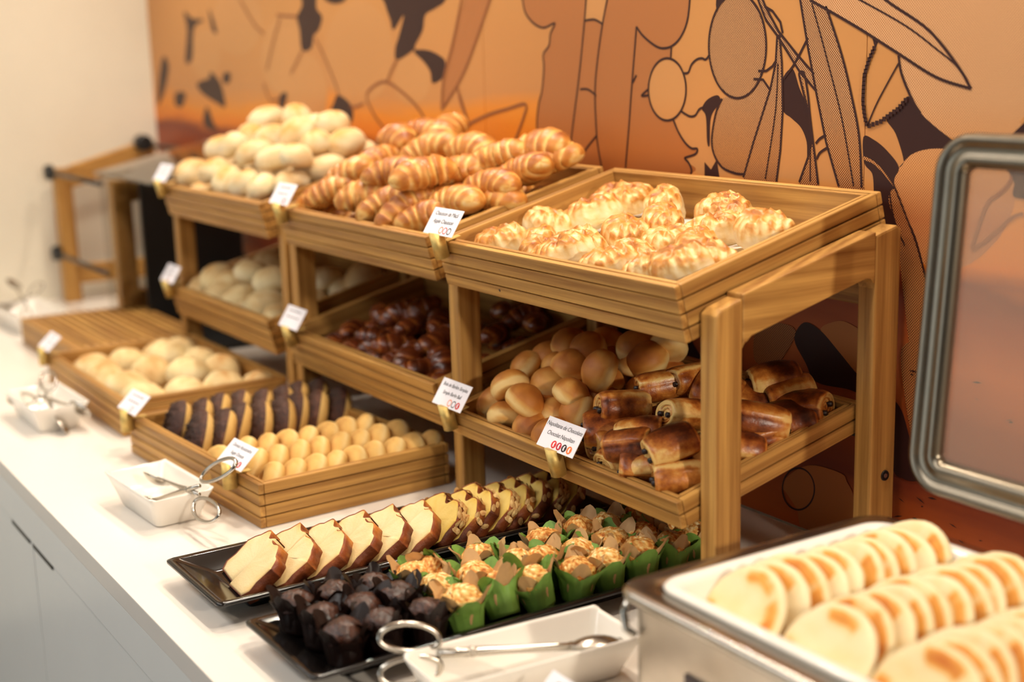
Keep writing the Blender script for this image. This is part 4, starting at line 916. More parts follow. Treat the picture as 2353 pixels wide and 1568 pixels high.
def napolitana_mesh(name, mat, seed, L=.063, rx=.0268, rz=.0212):
    """rolled chocolate pastry: a flattened spiral roll; its ends show the spiral of layers"""
    nv = 36
    rr = random.Random(seed)
    ts = [0, .025, .06, .11, .18, .28, .38, .5, .62, .72, .82, .89, .94, .975, 1]
    ends = [.08, .18, .28, .36, .44, .52, .60, .68, .76, .83, .90, .96]
    rings = [(0, s, True, 0.0) for s in ends] + [(t, 1.0, False, t) for t in ts] + [(1, s, True, 1.0) for s in ends[::-1]]
    q0 = rr.uniform(2.4, 3.4)
    V, B, F = [], [], []
    for tx, s, end, t in rings:
        for k in range(nv):
            q = 2 * math.pi * k / nv
            c, sn = math.cos(q), math.sin(q)
            e = .88
            tail = ((q - q0) % (2 * math.pi)) / (2 * math.pi)
            f = (1 + .16 * (tail - .5)) * (1 + .05 * math.sin(math.pi * t) - .17 * abs(2 * t - 1) ** 7)
            f *= .90 if end else 1
            Y = math.copysign(abs(c) ** e, c) * rx * s * f
            Z = math.copysign(abs(sn) ** e, sn) * rz * s * f * (.85 if sn < 0 else 1)
            x = -L / 2 + L * tx
            n = nfrac(x * 22 + seed, Y * 22, Z * 22, 1.0)
            if end:
                sp = (s * 3.4 - tail) % 1.0
                dep = .0034 * (sp ** 1.5) + .003 * (1 - s)
                x += dep if tx == 0 else -dep
                b = .06 + .62 * sp ** 2 + .35 * n
            else:
                lap = math.exp(-((tail - .985) / .03) ** 2)
                b = .47 + .26 * sn + .55 * n - .30 * lap
                edge = min(t, 1 - t)
                b -= .34 * math.exp(-(edge / .05) ** 2) + .14 * (1 if tail > .86 else 0)
                b += .16 * math.sin(t * 55 + 3 * n) * math.exp(-(edge / .16) ** 2)
            V.append((x, Y * (1 + .05 * n), Z * (1 + .09 * n)))
            B.append(b)
    m = len(rings)
    for i in range(m - 1):
        for k in range(nv):
            F.append((i * nv + k, (i + 1) * nv + k, (i + 1) * nv + (k + 1) % nv, i * nv + (k + 1) % nv))
    F.append(tuple(range(nv)))
    F.append(tuple(range(m * nv - 1, (m - 1) * nv - 1, -1)))
    return mesh(name, V, F, mat, True, B)

def torus_mesh(name, mat, R0, r0, seed, squash=.8, hole=True, a0=0.0, a1=360.0, grow=0.0, rough=0.0, nu=36, nv=16, nb=0.0):
    V, B, F = [], [], []
    cl = a1 - a0 >= 360
    cnt = nv if cl else nv + 1
    for i in range(nu):
        p = 2 * math.pi * i / nu
        for k in range(cnt):
            q = R(a0 + (a1 - a0) * k / nv)
            r = (r0 + grow) * (1 + .035 * nfrac(math.cos(p) * 2 + seed, math.sin(p) * 2, q * .3, 1.0))
            x = (R0 + r * math.cos(q))
            n = rough * nfrac(math.cos(p) * x * 240 + seed, math.sin(p) * x * 240, math.sin(q) * r * 240, 1.0)
            V.append((x * math.cos(p), x * math.sin(p), math.sin(q) * r * squash + n * math.sin(q)))
            B.append(.35 + .35 * abs(math.sin(q)) + .2 * nfrac(math.cos(p) + seed, math.sin(p), q, 1.5) - nb * math.exp(-(math.sin(q) / .3) ** 2))
    for i in range(nu):
        for k in range(nv):
            k2 = (k + 1) % cnt if cl else k + 1
            j = (i + 1) % nu
            F.append((i * cnt + k, j * cnt + k, j * cnt + k2, i * cnt + k2))
    return mesh(name, V, F, mat, True, B)

# ------------------------------------------------------------------ piles in trays
def scatter(protos, root, rows, desc, where, cat, group, rot, names, sc=(.95, 1.06), word='row'):
    """rows: front to back, lists of tray-local (x, y, z); every piece is its own object"""
    out = []
    M = root.matrix_basis
    for ri, row in enumerate(rows):
        row = sorted(row)
        for k, p in enumerate(row):
            pr = protos[rnd.randrange(len(protos))]
            yaw, tx, ty = rot(ri, k, p)
            rm = M.to_3x3() @ Matrix.Rotation(yaw, 3, 'Z') @ Matrix.Rotation(ty, 3, 'Y') @ Matrix.Rotation(tx, 3, 'X')
            s = rnd.uniform(*sc)
            if len(p) > 3: s *= p[3]
            lab = f'{desc}, {ORD[k + 1]} from left in {names[ri]} of {where}'
            out.append(dup(pr, M @ Vector(p[:3]), rm.to_euler(), (s, s, s), lab, group))
    return out

def proto(name, me, cat, extra=()):
    o = add(name, me)
    tag(o, 'x', cat)
    for nm, m in extra:
        add(nm, m, o)
    return o

ROWS5 = ['front row', 'second row', 'third row', 'fourth row', 'back row', 'rearmost row']

P_white = [proto('bread_roll', roll_mesh('white_roll', M_WHITE_ROLL, .039, .030, .027, s, 0, .75, .0016), 'bread roll') for s in range(4)]
rot_any = lambda ri, k, p: (rnd.uniform(0, 6.28), rnd.uniform(-.45, .45), rnd.uniform(-.35, .35))
W_ = [[p for p in row] for row in PILES['white']]
scatter(P_white, TR['tl'], W_, 'pale floury bread roll', 'top left heap', 'bread roll', 'floury rolls in the top left tray', rot_any, ['front row', 'second row', 'third row', 'top row'], (1.02, 1.15))
fill = [[(.05 + .075 * i + .02 * (j % 2), .05 + .062 * j, .038) for i in range(6)] for j in range(4)]
for row in fill:
    for p in row:
        q = TR['tl'].matrix_basis
        dup(P_white[rnd.randrange(4)], q @ Vector(p), (.25, 0, rnd.uniform(0, 6)), (1, 1, 1), 'pale floury roll buried under the top left heap', 'buried floury rolls')
        if .06 < p[1] < .27 and p[0] < .5:
            dup(P_white[rnd.randrange(4)], q @ Vector((p[0] + .03, p[1] + .02, .070 if p[1] < .12 else .080)), (.25, 0, rnd.uniform(0, 6)), (1, 1, 1), 'pale floury roll buried under the top left heap', 'buried floury rolls')

P_cro = [proto('croissant', croissant_mesh('croissant', M_CROISSANT, .108, .0295, b, s), 'croissant') for s, b in ((1, 1.3), (2, 2.1), (3, .8), (4, 1.7))]
CRO_YAW = [[1.2, .9, 1.1, 1.3, 1.0, 1.2], [.6, 1.0, .9, 1.1, .2], [2.0, 1.4, .1, .35], [.2, .6, .1, .55, .3], [.3, 1.9, .5, .75]]
scatter(P_cro, TR['tm'], PILES['croissant'], 'golden striped croissant', 'the heaped tray', 'croissant', 'croissants heaped in the middle top tray',
        lambda ri, k, p: (CRO_YAW[ri][k] + rnd.uniform(-.45, .45), rnd.uniform(-.45, .45), rnd.uniform(-.3, .15)), ROWS5, (.95, 1.08))
for row in [[(.08 + .105 * i, .082 + .080 * j, .033) for i in range(5)] for j in range(3)] + [[(.12 + .10 * i, .13 + .075 * j, .068) for i in range(4)] for j in range(2)]:
    for p in row:
        dup(P_cro[rnd.randrange(4)], TR['tm'].matrix_basis @ Vector(p), (.25, 0, rnd.uniform(0, 6)), (1, 1, 1), 'golden croissant buried under the croissant heap', 'buried croissants')

P_cha = [proto('apple_turnover', chausson_mesh('apple_turnover', M_CHAUSSON, s), 'turnover') for s in range(5)]
scatter(P_cha, TR['tr'], PILES['chausson'], 'puffy golden apple turnover', 'the wide right tray', 'turnover', 'apple turnovers in the wide right tray',
        lambda ri, k, p: (rnd.uniform(-.5, 1.3), rnd.uniform(-.35, .25), rnd.uniform(-.3, .3)), ROWS5, (.86, .99))

def paper(name, me_fn, label):
    return None
# crinkled white paper under the turnovers
def liner():
    nx, ny = 26, 18
    V, F = [], []
    for j in range(ny + 1):
        for i in range(nx + 1):
            x, y = .035 + .465 * i / nx, .026 + .272 * j / ny
            z = .0095 + .0035 * (1 + nfrac(x, y, 1.7, 16)) * .8
            V.append((x, y, z))
    for j in range(ny):
        for i in range(nx):
            a = j * (nx + 1) + i
            F.append((a, a + 1, a + nx + 2, a + nx + 1))
    me = mesh('paper_liner', V, F, M_PAPER)
    o = add('paper_liner', me)
    o.matrix_basis = TR['tr'].matrix_basis
    so = o.modifiers.new('thickness', 'SOLIDIFY')
    so.thickness = .0004
    tag(o, 'crinkled white paper liner under the apple turnovers', 'paper')
liner()

P_ber = [proto('bread_bun', roll_mesh('bread_bun', M_BERLIN, .027, .0262, .0225, 10 + s, .55, .1), 'bun') for s in range(4)]
scatter(P_ber, TR['lr1'], PILES['berlin'], 'round golden bun', 'the bun heap', 'bun', 'round buns in the lower tray',
        lambda ri, k, p: (rnd.uniform(0, 6.28), rnd.uniform(-.1, 1.0), rnd.uniform(-.5, .5)), ROWS5, (.96, 1.16))
for p in [(.06 + .058 * i, .075 + .056 * j, .036) for i in range(4) for j in range(4)] + [(.09 + .06 * i, .15 + .05 * j, .060) for i in range(3) for j in range(2)]:
    dup(P_ber[rnd.randrange(4)], TR['lr1'].matrix_basis @ Vector(p), (.24, 0, rnd.uniform(0, 6)), (.9, .9, .9), 'round golden bun hidden low in the bun heap', 'hidden buns')

def stick_me(x):
    return [('chocolate_stick', cyl('chocolate_stick', (sx * .024, yy, zz), (sx * .0345, yy * 1.05, zz), .0034, .0037, M_STICK, 10, .001)) for sx in (-1, 1) for yy, zz in ((-.0095, -.002), (.009, .002))]
P_nap = [proto('chocolate_pastry', napolitana_mesh('chocolate_pastry', M_NAPOLI, s), 'pastry', stick_me(s)) for s in range(5)]
NAP_YAW = {(0, 4): .3}
scatter(P_nap, TR['lr2'], PILES['napolitana'], 'rolled brown chocolate pastry', 'its half tray', 'pastry', 'rolled chocolate pastries in the lower half tray',
        lambda ri, k, p: (rnd.choice((.9, 1.15, 1.4, .6)) + rnd.uniform(-.2, .2), rnd.uniform(-.5, .4), rnd.uniform(-.1, .45)), ROWS5, (.92, 1.08))
for p in [(.065 + .09 * i, .08 + .07 * j, .031) for i in range(2) for j in range(3)]:
    dup(P_nap[rnd.randrange(5)], TR['lr2'].matrix_basis @ Vector(p), (.24, 0, rnd.uniform(0, 6)), (.9, .9, .9), 'chocolate pastry hidden low in the half tray', 'hidden chocolate pastries')

P_drk = [proto('glazed_pastry', croissant_mesh('glazed_pastry', M_DARKPASTRY, .078, .021, b, 20 + s, -.02, 5), 'pastry') for s, b in enumerate((1.0, 1.7, .6))]
scatter(P_drk, TR['lm'], PILES['pastry'], 'small dark glazed pastry', 'the middle lower tray', 'pastry', 'dark glazed pastries in the middle lower tray', rot_any, ROWS5, (.92, 1.1))
for p in [(.08 + .075 * i, .06 + .075 * j, .026) for i in range(6) for j in range(3)]:
    dup(P_drk[rnd.randrange(3)], TR['lm'].matrix_basis @ Vector(p), (.24, 0, rnd.uniform(0, 6)), (1, 1, 1), 'dark glazed pastry hidden low in the middle lower tray', 'hidden glazed pastries')

P_gry = [proto('bread_roll', roll_mesh('soft_roll', M_GREY_ROLL, .041, .035, .030, 30 + s, .1, .5, .0012), 'bread roll') for s in range(3)]
scatter(P_gry, TR['ll'], PILES['bolo'], 'pale round roll', 'the left lower tray', 'bread roll', 'pale rolls in the left lower tray', rot_any, ROWS5, (.98, 1.12))
for p in [(.06 + .08 * i, .06 + .075 * j, .037) for i in range(6) for j in range(3)]:
    dup(P_gry[rnd.randrange(3)], TR['ll'].matrix_basis @ Vector(p), (.24, 0, rnd.uniform(0, 6)), (.95, .95, .95), 'pale roll hidden low in the left lower tray', 'hidden pale rolls')
def wrow(rows, desc, where, protos, group, rot, names, sc=(1, 1)):
    for ri, row in enumerate(rows):
        for k, p in enumerate(row):
            s = rnd.uniform(*sc)
            dup(protos[rnd.randrange(len(protos))], p, rot(ri, k, p), (s, s, s), f'{desc}, {ORD[k + 1]} from {"front" if len(names) > 1 and names[0].startswith("right") else "left"} in {names[ri]} of {where}', group)
LC = [[(-1.595, .272, .042), (-1.505, .268, .042), (-1.365, .275, .046), (-1.285, .278, .042), (-1.262, .350, .046)],
      [(-1.605, .345, .044), (-1.455, .350, .050), (-1.375, .395, .056), (-1.262, .425, .048)],
      [(-1.615, .420, .048), (-1.545, .410, .062), (-1.497, .462, .048), (-1.395, .470, .050), (-1.250, .490, .040)],
      [(-1.665, .480, .040)]]
LC[0].append((-1.43, .268, .040))
LC[0].sort()
wrow(LC, 'white oval bread roll', 'the left crate', P_gry, 'white rolls in the left crate', lambda ri, k, p: (rnd.uniform(-.15, .15), rnd.uniform(-.15, .15), rnd.uniform(-.9, .6)), ['front row', 'middle row', 'back row', 'rear corner'], (1.05, 1.18))

# doughnuts in the middle crate
sug = proto('sugared_doughnut', torus_mesh('sugared_doughnut', M_SUGAR, .0196, .0164, 3, .98, nb=.30), 'doughnut')
SG = [[(-.655, .262 + .0335 * i, .046) for i in range(9)], [(-.724, .270 + .0345 * i, .049) for i in range(8)], [(-.793, .285 + .0345 * i, .050) for i in range(7)], [(-.795, .243, .042)]]
cy, sy = math.cos(.0635), math.sin(.0635)
wrow([[(x + .008 * math.sin(7 * y), y + (x + .655) * .0635, z) for x, y, z in r] for r in SG], 'sugared ring doughnut', 'the doughnut crate', [sug], 'sugared doughnuts in the crate',
     lambda ri, k, p: (R(62) + rnd.uniform(-.12, .12), rnd.uniform(-.10, .10), R(-14) + rnd.uniform(-.2, .2)), ['right file', 'middle file', 'left file', 'front left corner'], (.96, 1.03))
cho = proto('chocolate_doughnut', torus_mesh('chocolate_doughnut', M_SUGAR, .0240, .0215, 5, .80), 'doughnut',
            [('chocolate_topping', torus_mesh('chocolate_topping', M_CHOCTOP, .0240, .0215, 5, .86, a0=-2, a1=182, grow=.0022, rough=.0060, nu=72, nv=20))])
CHF = [(-.925 - .004 * i + .012 * math.sin(2.1 * i), .258 + .036 * i, .049) for i in range(8)]
CHB = [(-1.012 + .010 * math.sin(1.7 * i), .252 + .036 * i, .052) for i in range(8)]
wrow([CHF, CHB], 'chocolate topped doughnut on its edge', 'the doughnut crate', [cho], 'chocolate doughnuts in the crate',
     lambda ri, k, p: (R(74) + rnd.uniform(-.08, .08), 0, R(-19) + rnd.uniform(-.12, .12)), ['right file', 'left file'], (.98, 1.05))
for pr in P_white + P_cro + P_cha + P_ber + P_nap + P_drk + P_gry + [sug, cho]:
    drop(pr)

# ------------------------------------------------------------------ black platters
def platter(label, cx, cy, w, l, yaw):
    root = empty('black_platter', (cx, cy, 0), (0, 0, yaw), label, 'platter')
    a, b = w / 2, l / 2
    def ring(x, y, z, r): return [(px, py, z) for px, py in rrect(-x, x, -y, y, r, 4)]
    L = [ring(a - .045, b - .055, 0, .006), ring(a - .043, b - .053, .004, .007), ring(a - .040, b - .050, .010, .008), ring(a - .004, b - .004, .0255, .008), ring(a, b, .028, .008),
         ring(a, b, .031, .008), ring(a - .003, b - .003, .0325, .008), ring(a - .010, b - .010, .031, .008), ring(a - .036, b - .042, .0165, .010), ring(a - .040, b - .046, .0150, .010)]
    add('dish_body', loft('dish_body', L, M_BLACK), root)
    return root
platter('long black rectangular platter holding the sliced cakes', -.391, .340, .185, .575, .012)
platter('long black rectangular platter holding the muffins', -.149, .345, .182, .565, .012)

# ------------------------------------------------------------------ cake slices
def slice_profile(lemon, seed, w=.100, h=.066):
    rr = random.Random(seed)
    P = [(-w * .43, 0), (w * .43, 0), (w * .475, h * .35), (w * .50, h * .66)]
    n = 15
    for i in range(n + 1):
        t = i / n
        x = w * .5 * (1 - 2 * t)
        z = h * (.68 + (.32 if not lemon else .30) * math.sin(math.pi * t) ** .55)
        if lemon:
            z += h * (.10 * math.exp(-((t - .27) / .13) ** 2) + .10 * math.exp(-((t - .73) / .13) ** 2) - .16 * math.exp(-((t - .5) / .05) ** 2))
        else:
            z += h * (.05 * math.exp(-((t - .25) / .15) ** 2) + .16 * math.exp(-((t - .78) / .06) ** 2) + .03 * rr.uniform(-1, 1))
        P.append((x, z))
    P += [(-w * .50, h * .66), (-w * .475, h * .35)]
    return P

def slice_meshes(lemon, seed, T=.017):
    P = slice_profile(lemon, seed)
    # drop repeated points
    Q = []
    for p in P:
        if not Q or math.hypot(p[0] - Q[-1][0], p[1] - Q[-1][1]) > 1e-4: Q.append(p)
    P = catmull(Q, True, 2)
    n = len(P)
    cx, cz = 0, .03
    loops = []
    for y, s, j in ((0, .15, 0), (0, .45, 1), (0, .72, 1), (0, .90, 1), (.0008, .962, 0), (T - .0008, .962, 0), (T, .90, 1), (T, .6, 1), (T, .15, 0)):
        loops.append([(cx + (x - cx) * s, y + (j * .0004 * nfrac(x * s + seed, z * s, y * 50, 260)), cz + (z - cz) * s) for x, z in P])
    V = [p for l in loops for p in l]
    cr = loft('cake_crumb', loops, M_LEMON if lemon else M_CRUMB, True)
    bk = []
    for v in cr.vertices:
        r = max(abs(v.co.x) / .05, abs(v.co.z - .03) / .036)
        bk.append(.25 + .5 * max(0, r - .75) / .25 + .2 * nfrac(v.co.x, v.co.z, seed, 90))
    at = cr.attributes.new('bake', 'FLOAT', 'POINT')
    at.data.foreach_set('value', bk)
    loops2 = []
    for y, s in ((.0012, .955), (.0004, .985), (.0006, 1.0), (T - .0006, 1.0), (T - .0004, .985), (T - .0012, .955)):
        loops2.append([(cx + (x - cx) * (s + .012 * nfrac(x + seed, z, y * 30, 130)), y, cz + (z - cz) * (s + .012 * nfrac(x, z + seed, y * 30, 130))) for x, z in P])
    cu = loft('crust', loops2, M_CRUST, True, False, False)
    bk = [min(1, max(0, .75 - v.co.z * 6 + .4 * nfrac(v.co.x, v.co.z, seed + v.co.y * 20, 60))) for v in cu.vertices]
    at = cu.attributes.new('bake', 'FLOAT', 'POINT')
    at.data.foreach_set('value', bk)
    ex = []
    if lemon:   # sliced almonds baked onto the crust
        rr = random.Random(seed)
        V, F = [], []
        for k in range(34):
            i = rr.randrange(n)
            x, z = P[i]
            if z < .012: continue
            nx, nz = x - cx, z - cz
            l = math.hypot(nx, nz)
            nrm = Vector((nx / l, rr.uniform(-.4, .4), nz / l)).normalized()
            t1 = nrm.orthogonal().normalized()
            t2 = nrm.cross(t1)
            an = rr.uniform(0, 3.1)
            t1, t2 = t1 * math.cos(an) + t2 * math.sin(an), t2 * math.cos(an) - t1 * math.sin(an)
            tilt = nrm * rr.uniform(-.3, .3)
            c = Vector((x, rr.uniform(.001, T - .001), z)) + nrm * .0012
            b0 = len(V)
            for q in range(8):
                a = q * math.pi / 4
                V.append(c + (t1 + tilt) * math.cos(a) * .0062 + t2 * math.sin(a) * .0038)
            V.append(c + nrm * .0009)
            for q in range(8): F.append((b0 + q, b0 + (q + 1) % 8, b0 + 8))
        ex.append(('almond_flakes', mesh('almond_flakes', V, F, M_ALMOND, False, [rr.random() * .8 for _ in V])))
    return cr, cu, ex

def cake_slice(lemon, seed, half=None):
    cr, cu, ex = slice_meshes(lemon, seed)
    root = empty('cake_slice', label='x', cat='cake slice')
    add('cake_crumb', cr, root)
    add('crust', cu, root)
    for nm, m in ex:
        o = add(nm, m, root)
        o['kind'] = 'stuff'
    return root

def half_meshes(me, side):
    """cut a slice mesh along its vertical middle, keep one side"""
    bm = bmesh.new()
    bm.from_mesh(me)
    g = list(bm.verts) + list(bm.edges) + list(bm.faces)
    r = bmesh.ops.bisect_plane(bm, geom=g, plane_co=(.0006 * side, 0, 0), plane_no=(-side, 0, 0), clear_outer=True)
    ed = [e for e in r['geom_cut'] if isinstance(e, bmesh.types.BMEdge)]
    try:
        bmesh.ops.holes_fill(bm, edges=ed)
    except Exception:
        pass
    m2 = bpy.data.meshes.new(me.name)
    bm.to_mesh(m2)
    bm.free()
    m2.materials.append(me.materials[0])
    m2.polygons.foreach_set('use_smooth', [True] * len(m2.polygons))
    return m2

def half_slice(seed, side):
    cr, cu, ex = slice_meshes(False, seed)
    root = empty('cake_slice', label='x', cat='cake slice')
    add('cake_crumb', half_meshes(cr, side), root)
    add('crust', half_meshes(cu, side), root)
    return root

LEAN = R(-53)
PL = [half_slice(40 + s, sd) for s in range(3) for sd in (-1, 1)]
for i in range(6):
    y = .104 + .0435 * i
    for j, sd in enumerate((-1, 1)):
        nm = 'left' if sd < 0 else 'right'
        dy = -.004 if sd > 0 else .002
        dup(PL[(i % 3) * 2 + j], (-.386 + .001 * sd, y + dy + rnd.uniform(-.002, .002), .0192), (LEAN + rnd.uniform(-.05, .05), 0, R(-5) + rnd.uniform(-.05, .05)), (1.14, 1.05, 1.08),
            f'plain sponge half slice, {ORD[i + 1]} pair from the front, {nm} half, long black platter', 'plain sponge half slices')
LE = [cake_slice(True, 60 + s) for s in range(3)]
for i in range(8):
    dup(LE[i % 3], (-.388 + rnd.uniform(-.004, .004), .369 + .0272 * i, .0192), (R(-42) + rnd.uniform(-.05, .05), 0, R(-6) + rnd.uniform(-.06, .06)), (1.0, 1.0, .98),
        f'yellow almond cake slice, {ORD[i + 1]} from the front after the plain sponge', 'almond cake slices')
for p in PL + LE: drop(p)

# ------------------------------------------------------------------ muffins in tulip papers
def tulip(name, mat, seed, rot=0.0, h=.060, pt=.018, r0=.0225, r1=.0315, inset=0.0):
    nu, nv = 48, 9
    V, F = [], []
    rr = random.Random(seed)
    bend = [rr.uniform(.004, .022) for _ in range(4)]
    for j in range(nv + 1):
        t = j / nv
        for i in range(nu):
            a = 2 * math.pi * i / nu
            q = 4 * (a + rot)
            sq = 1 / max(abs(math.cos(a)), abs(math.sin(a)))
            fold = .0018 * math.sin(4 * q) * t
            corner = (0.5 + 0.5 * math.cos(q)) ** 1.1
            k = int(((a + rot) / (math.pi / 2) + .5)) % 4
            top = h * (.80) + pt * corner * 1.25
            z = top * t
            r = (r0 * (1 - t) + r1 * t) * (1 + .05 * (sq - 1) * (1 - t)) + fold - inset
            r += bend[k] * corner * max(0, t - .55) / .45
            r -= .004 * (1 - corner) * max(0, t - .5)
            V.append((r * math.cos(a), r * math.sin(a), z))
    for j in range(nv):
        for i in range(nu):
            F.append((j * nu + i, j * nu + (i + 1) % nu, (j + 1) * nu + (i + 1) % nu, (j + 1) * nu + i))
    F.append(tuple(range(nu - 1, -1, -1)))
    return mesh(name, V, F, mat)

def muffin_top(name, mat, seed, rough):
    def fn(x, y, z):
        s = 1 + .10 * nfrac(x + seed, y, z, 1.6) + rough * nfrac(x, y + seed, z, 6.5) + rough * .8 * abs(nfrac(x + seed, y, z, 13))
        zz = z if z > -.2 else -.2 + (z + .2) * .6
        return (x * .0285 * s, y * .0285 * s, .0425 + zz * .022 * s), .5 + .55 * nfrac(x * 2 + seed, y * 2, z * 2, 3.5) - .1 * z
    return sphere_mesh(name, fn, mat, 48, 24)

def muffin_proto(choc, seed):
    root = empty('muffin', label='x', cat='muffin')
    if choc:
        add('paper_wrapper', tulip('paper_wrapper', M_BROWNPAPER, seed, .3, .052, .022), root)
        add('paper_liner', tulip('paper_liner', M_BROWNPAPER, seed + 9, .3 + math.pi / 4, .046, .014, inset=.0012), root)
        add('muffin_top', muffin_top('muffin_top', M_CHOCMUF, seed, .05), root)
    else:
        add('paper_wrapper', tulip('paper_wrapper', M_GREEN, seed, .3, .050, .016), root)
        o = add('paper_liner', tulip('paper_liner', M_TANPAPER, seed + 9, .3 + math.pi / 4, .052, .023, inset=.0012), root)
        o['label'] = 'brown inner paper'
        add('muffin_top', muffin_top('muffin_top', M_CRUMBLE, seed, .09), root)
    return root
MC = [muffin_proto(True, s) for s in range(3)]
ML = [muffin_proto(False, 20 + s) for s in range(4)]
rowname = lambda i: ['left', 'middle', 'right'][i]
# (x, y) in metres on the platter, front to back in each file
CHM = [[(-.204, .112), (-.205, .159), (-.203, .207)], [(-.153, .118), (-.152, .166), (-.150, .214)], [(-.101, .122), (-.099, .170), (-.095, .219)]]
for f, col in enumerate(CHM):
    for k, (x, y) in enumerate(col):
        s = rnd.uniform(.74, .80)
        dup(MC[rnd.randrange(3)], (x, y, .0162), (rnd.uniform(-.12, .12), rnd.uniform(-.12, .12), rnd.uniform(0, 6)), (s, s, s),
            f'dark chocolate muffin in brown paper, {ORD[k + 1]} from the front in the {rowname(f)} file', 'chocolate muffins')
LMM = [[(-.202, .258), (-.204, .306), (-.204, .354), (-.205, .402), (-.204, .450), (-.206, .498), (-.206, .545), (-.207, .590)],
       [(-.150, .264), (-.150, .313), (-.151, .362), (-.150, .411), (-.151, .459), (-.151, .507), (-.152, .555), (-.152, .598)],
       [(-.097, .270), (-.097, .320), (-.098, .370), (-.098, .419), (-.099, .467), (-.099, .515), (-.100, .562), (-.100, .602)]]
TIP = {(0, 1): (1.0, -.5, .016), (0, 3): (1.5, .2, .020), (2, 1): (.45, .25, .003), (2, 2): (.3, .2, .003), (1, 2): (.3, .3, .003)}
for f, col in enumerate(LMM):
    for k, (x, y) in enumerate(col):
        s = rnd.uniform(.76, .84)
        tx, ty, dz = TIP.get((f, k), (rnd.uniform(-.16, .16), rnd.uniform(-.16, .16), 0))
        lab = 'crumble muffin in green paper' if abs(tx) < .9 else 'crumble muffin in green paper lying tipped over'
        dup(ML[rnd.randrange(4)], (x, y, .0165 + dz), (tx, ty, rnd.uniform(0, 6)), (s, s, s),
            f'{lab}, {ORD[k + 1]} from the front in the {rowname(f)} file', 'crumble muffins in green paper')
for p in MC + ML: drop(p)

# ------------------------------------------------------------------ white dishes with tongs
def dish(label, cx, cy, w, l, yaw, h=.044):
    root = empty('white_dish', (cx, cy, 0), (0, 0, yaw), label, 'dish')
    a, b = w / 2, l / 2
    def ring(x, y, z, r, lift=0):
        out = []
        for px, py in rrect(-x, x, -y, y, r, 5):
            c = (abs(px) / x) ** 6 * (abs(py) / y) ** 6
            e = lift * (c * 1.0 + .15 * (abs(px) / x) ** 4)
            out.append((px, py, z + e))
        return out
    k = .75
    L = [ring(a - .026, b - .018, 0, .010), ring(a - .022, b - .015, .003, .011), ring(a - .008, b - .006, h * .7, .010, .004), ring(a, b, h - .001, .008, .008), ring(a - .0008, b - .0008, h + .0006, .008, .008),
         ring(a - .003, b - .003, h + .0004, .008, .008), ring(a - .005, b - .005, h - .002, .008, .008), ring(a - .013, b - .010, h * .6, .010, .003), ring(a - .028, b - .020, .0065, .012), ring(a - .036, b - .028, .005, .012)]
    add('dish_body', loft('dish_body', L, M_PORCELAIN), root)
    return root
dish('white porcelain dish with steel tongs in front of the doughnut crate', -.762, .136, .188, .098, .06)
dish('blurred white porcelain dish in front of the left crate', -1.402, .132, .200, .104, .03)
dish('small blurred white dish by the left wall', -2.42, .335, .26, .13, .05)
dish('white porcelain dish beside the chafing dish', .0365, .262, .098, .236, -.06)

def tongs(label, mat4, L=.20, open_=.20, name='serving_tongs', loop=(.040, .0175)):
    """scissor tongs: two crossing arms, each with a finger loop and an oval cup"""
    root = empty(name, label=label, cat='tongs')
    root.matrix_world = mat4
    for s in (-1, 1):
        piv = .02
        ca, sa = math.cos(open_ * s), math.sin(open_ * s)
        def rot(x, y, z=0.0): return (piv + (x - piv) * ca - y * sa, (x - piv) * sa + y * ca, z + s * .0022)
        path = [rot(-.082, 0, .004)] + [rot(x, 0) for x in (-.05, -.02, .01, .03, .05)]
        arm = tube('arm', [Vector(p) for p in path], .0026, M_STEEL, 10, radii=[.0022, .0026, .0030, .0042, .0034, .0030])
        a = add('arm', arm, root)
        # finger loop
        lp = []
        for k in range(28):
            t = 2 * math.pi * k / 28
            lp.append(rot(.048 + loop[0] * (1 - math.cos(t)), s * (loop[1] * .83 - loop[1] * math.cos(t) * .12) + s * loop[1] * math.sin(t) * (1 if math.sin(t) > 0 else .75), 0))
        add('finger_loop', tube('finger_loop', lp, .0027, M_STEEL, 8, True), a)
        # oval cup
        V, F = [], []
        nu, nv = 20, 5
        for j in range(nv + 1):
            r = j / nv
            for i in range(nu):
                t = 2 * math.pi * i / nu
                x, y = -.092 + .030 * r * math.cos(t), .0200 * r * math.sin(t)
                V.append(rot(x, s * .004 + y * .85, .006 * 0) if False else (rot(x, 0)[0], rot(x, 0)[1] - s * (.0095 * (1 - r * r)) * -1, rot(x, 0)[2] + y))
        for j in range(nv):
            for i in range(nu):
                F.append((j * nu + i, j * nu + (i + 1) % nu, (j + 1) * nu + (i + 1) % nu, (j + 1) * nu + i))
        c = add('cup', mesh('cup', V, F, M_STEEL), a)
        so = c.modifiers.new('thickness', 'SOLIDIFY')
        so.thickness = .0012
    add('pivot_pin', cyl('pivot_pin', (.02, 0, -.006), (.02, 0, .006), .0042, .0042, M_STEELB, 12, .001), root)
    return root
def place(o, d, n):
    """matrix at o, local x along d, local z (pin axis) along n"""
    x = Vector(d).normalized()
    z = (Vector(n) - x * Vector(n).dot(x)).normalized()
    y = z.cross(x)
    return Matrix(((x.x, y.x, z.x, o[0]), (x.y, y.y, z.y, o[1]), (x.z, y.z, z.z, o[2]), (0, 0, 0, 1)))
tongs('steel scissor tongs resting in the dish by the doughnut crate', place((-.694, .148, .048), (.9, .20, .20), (.1, -.80, .60)), open_=.19)
tongs('blurred steel tongs in the dish by the left crate', place((-1.395, .140, .036), (-.8, -.1, .1), (0, -.5, .85)), open_=.2)
tongs('blurred steel tongs on the dish by the left wall', place((-2.44, .325, .068), (.9, .1, .0), (0, -.9, .45)), open_=.3)
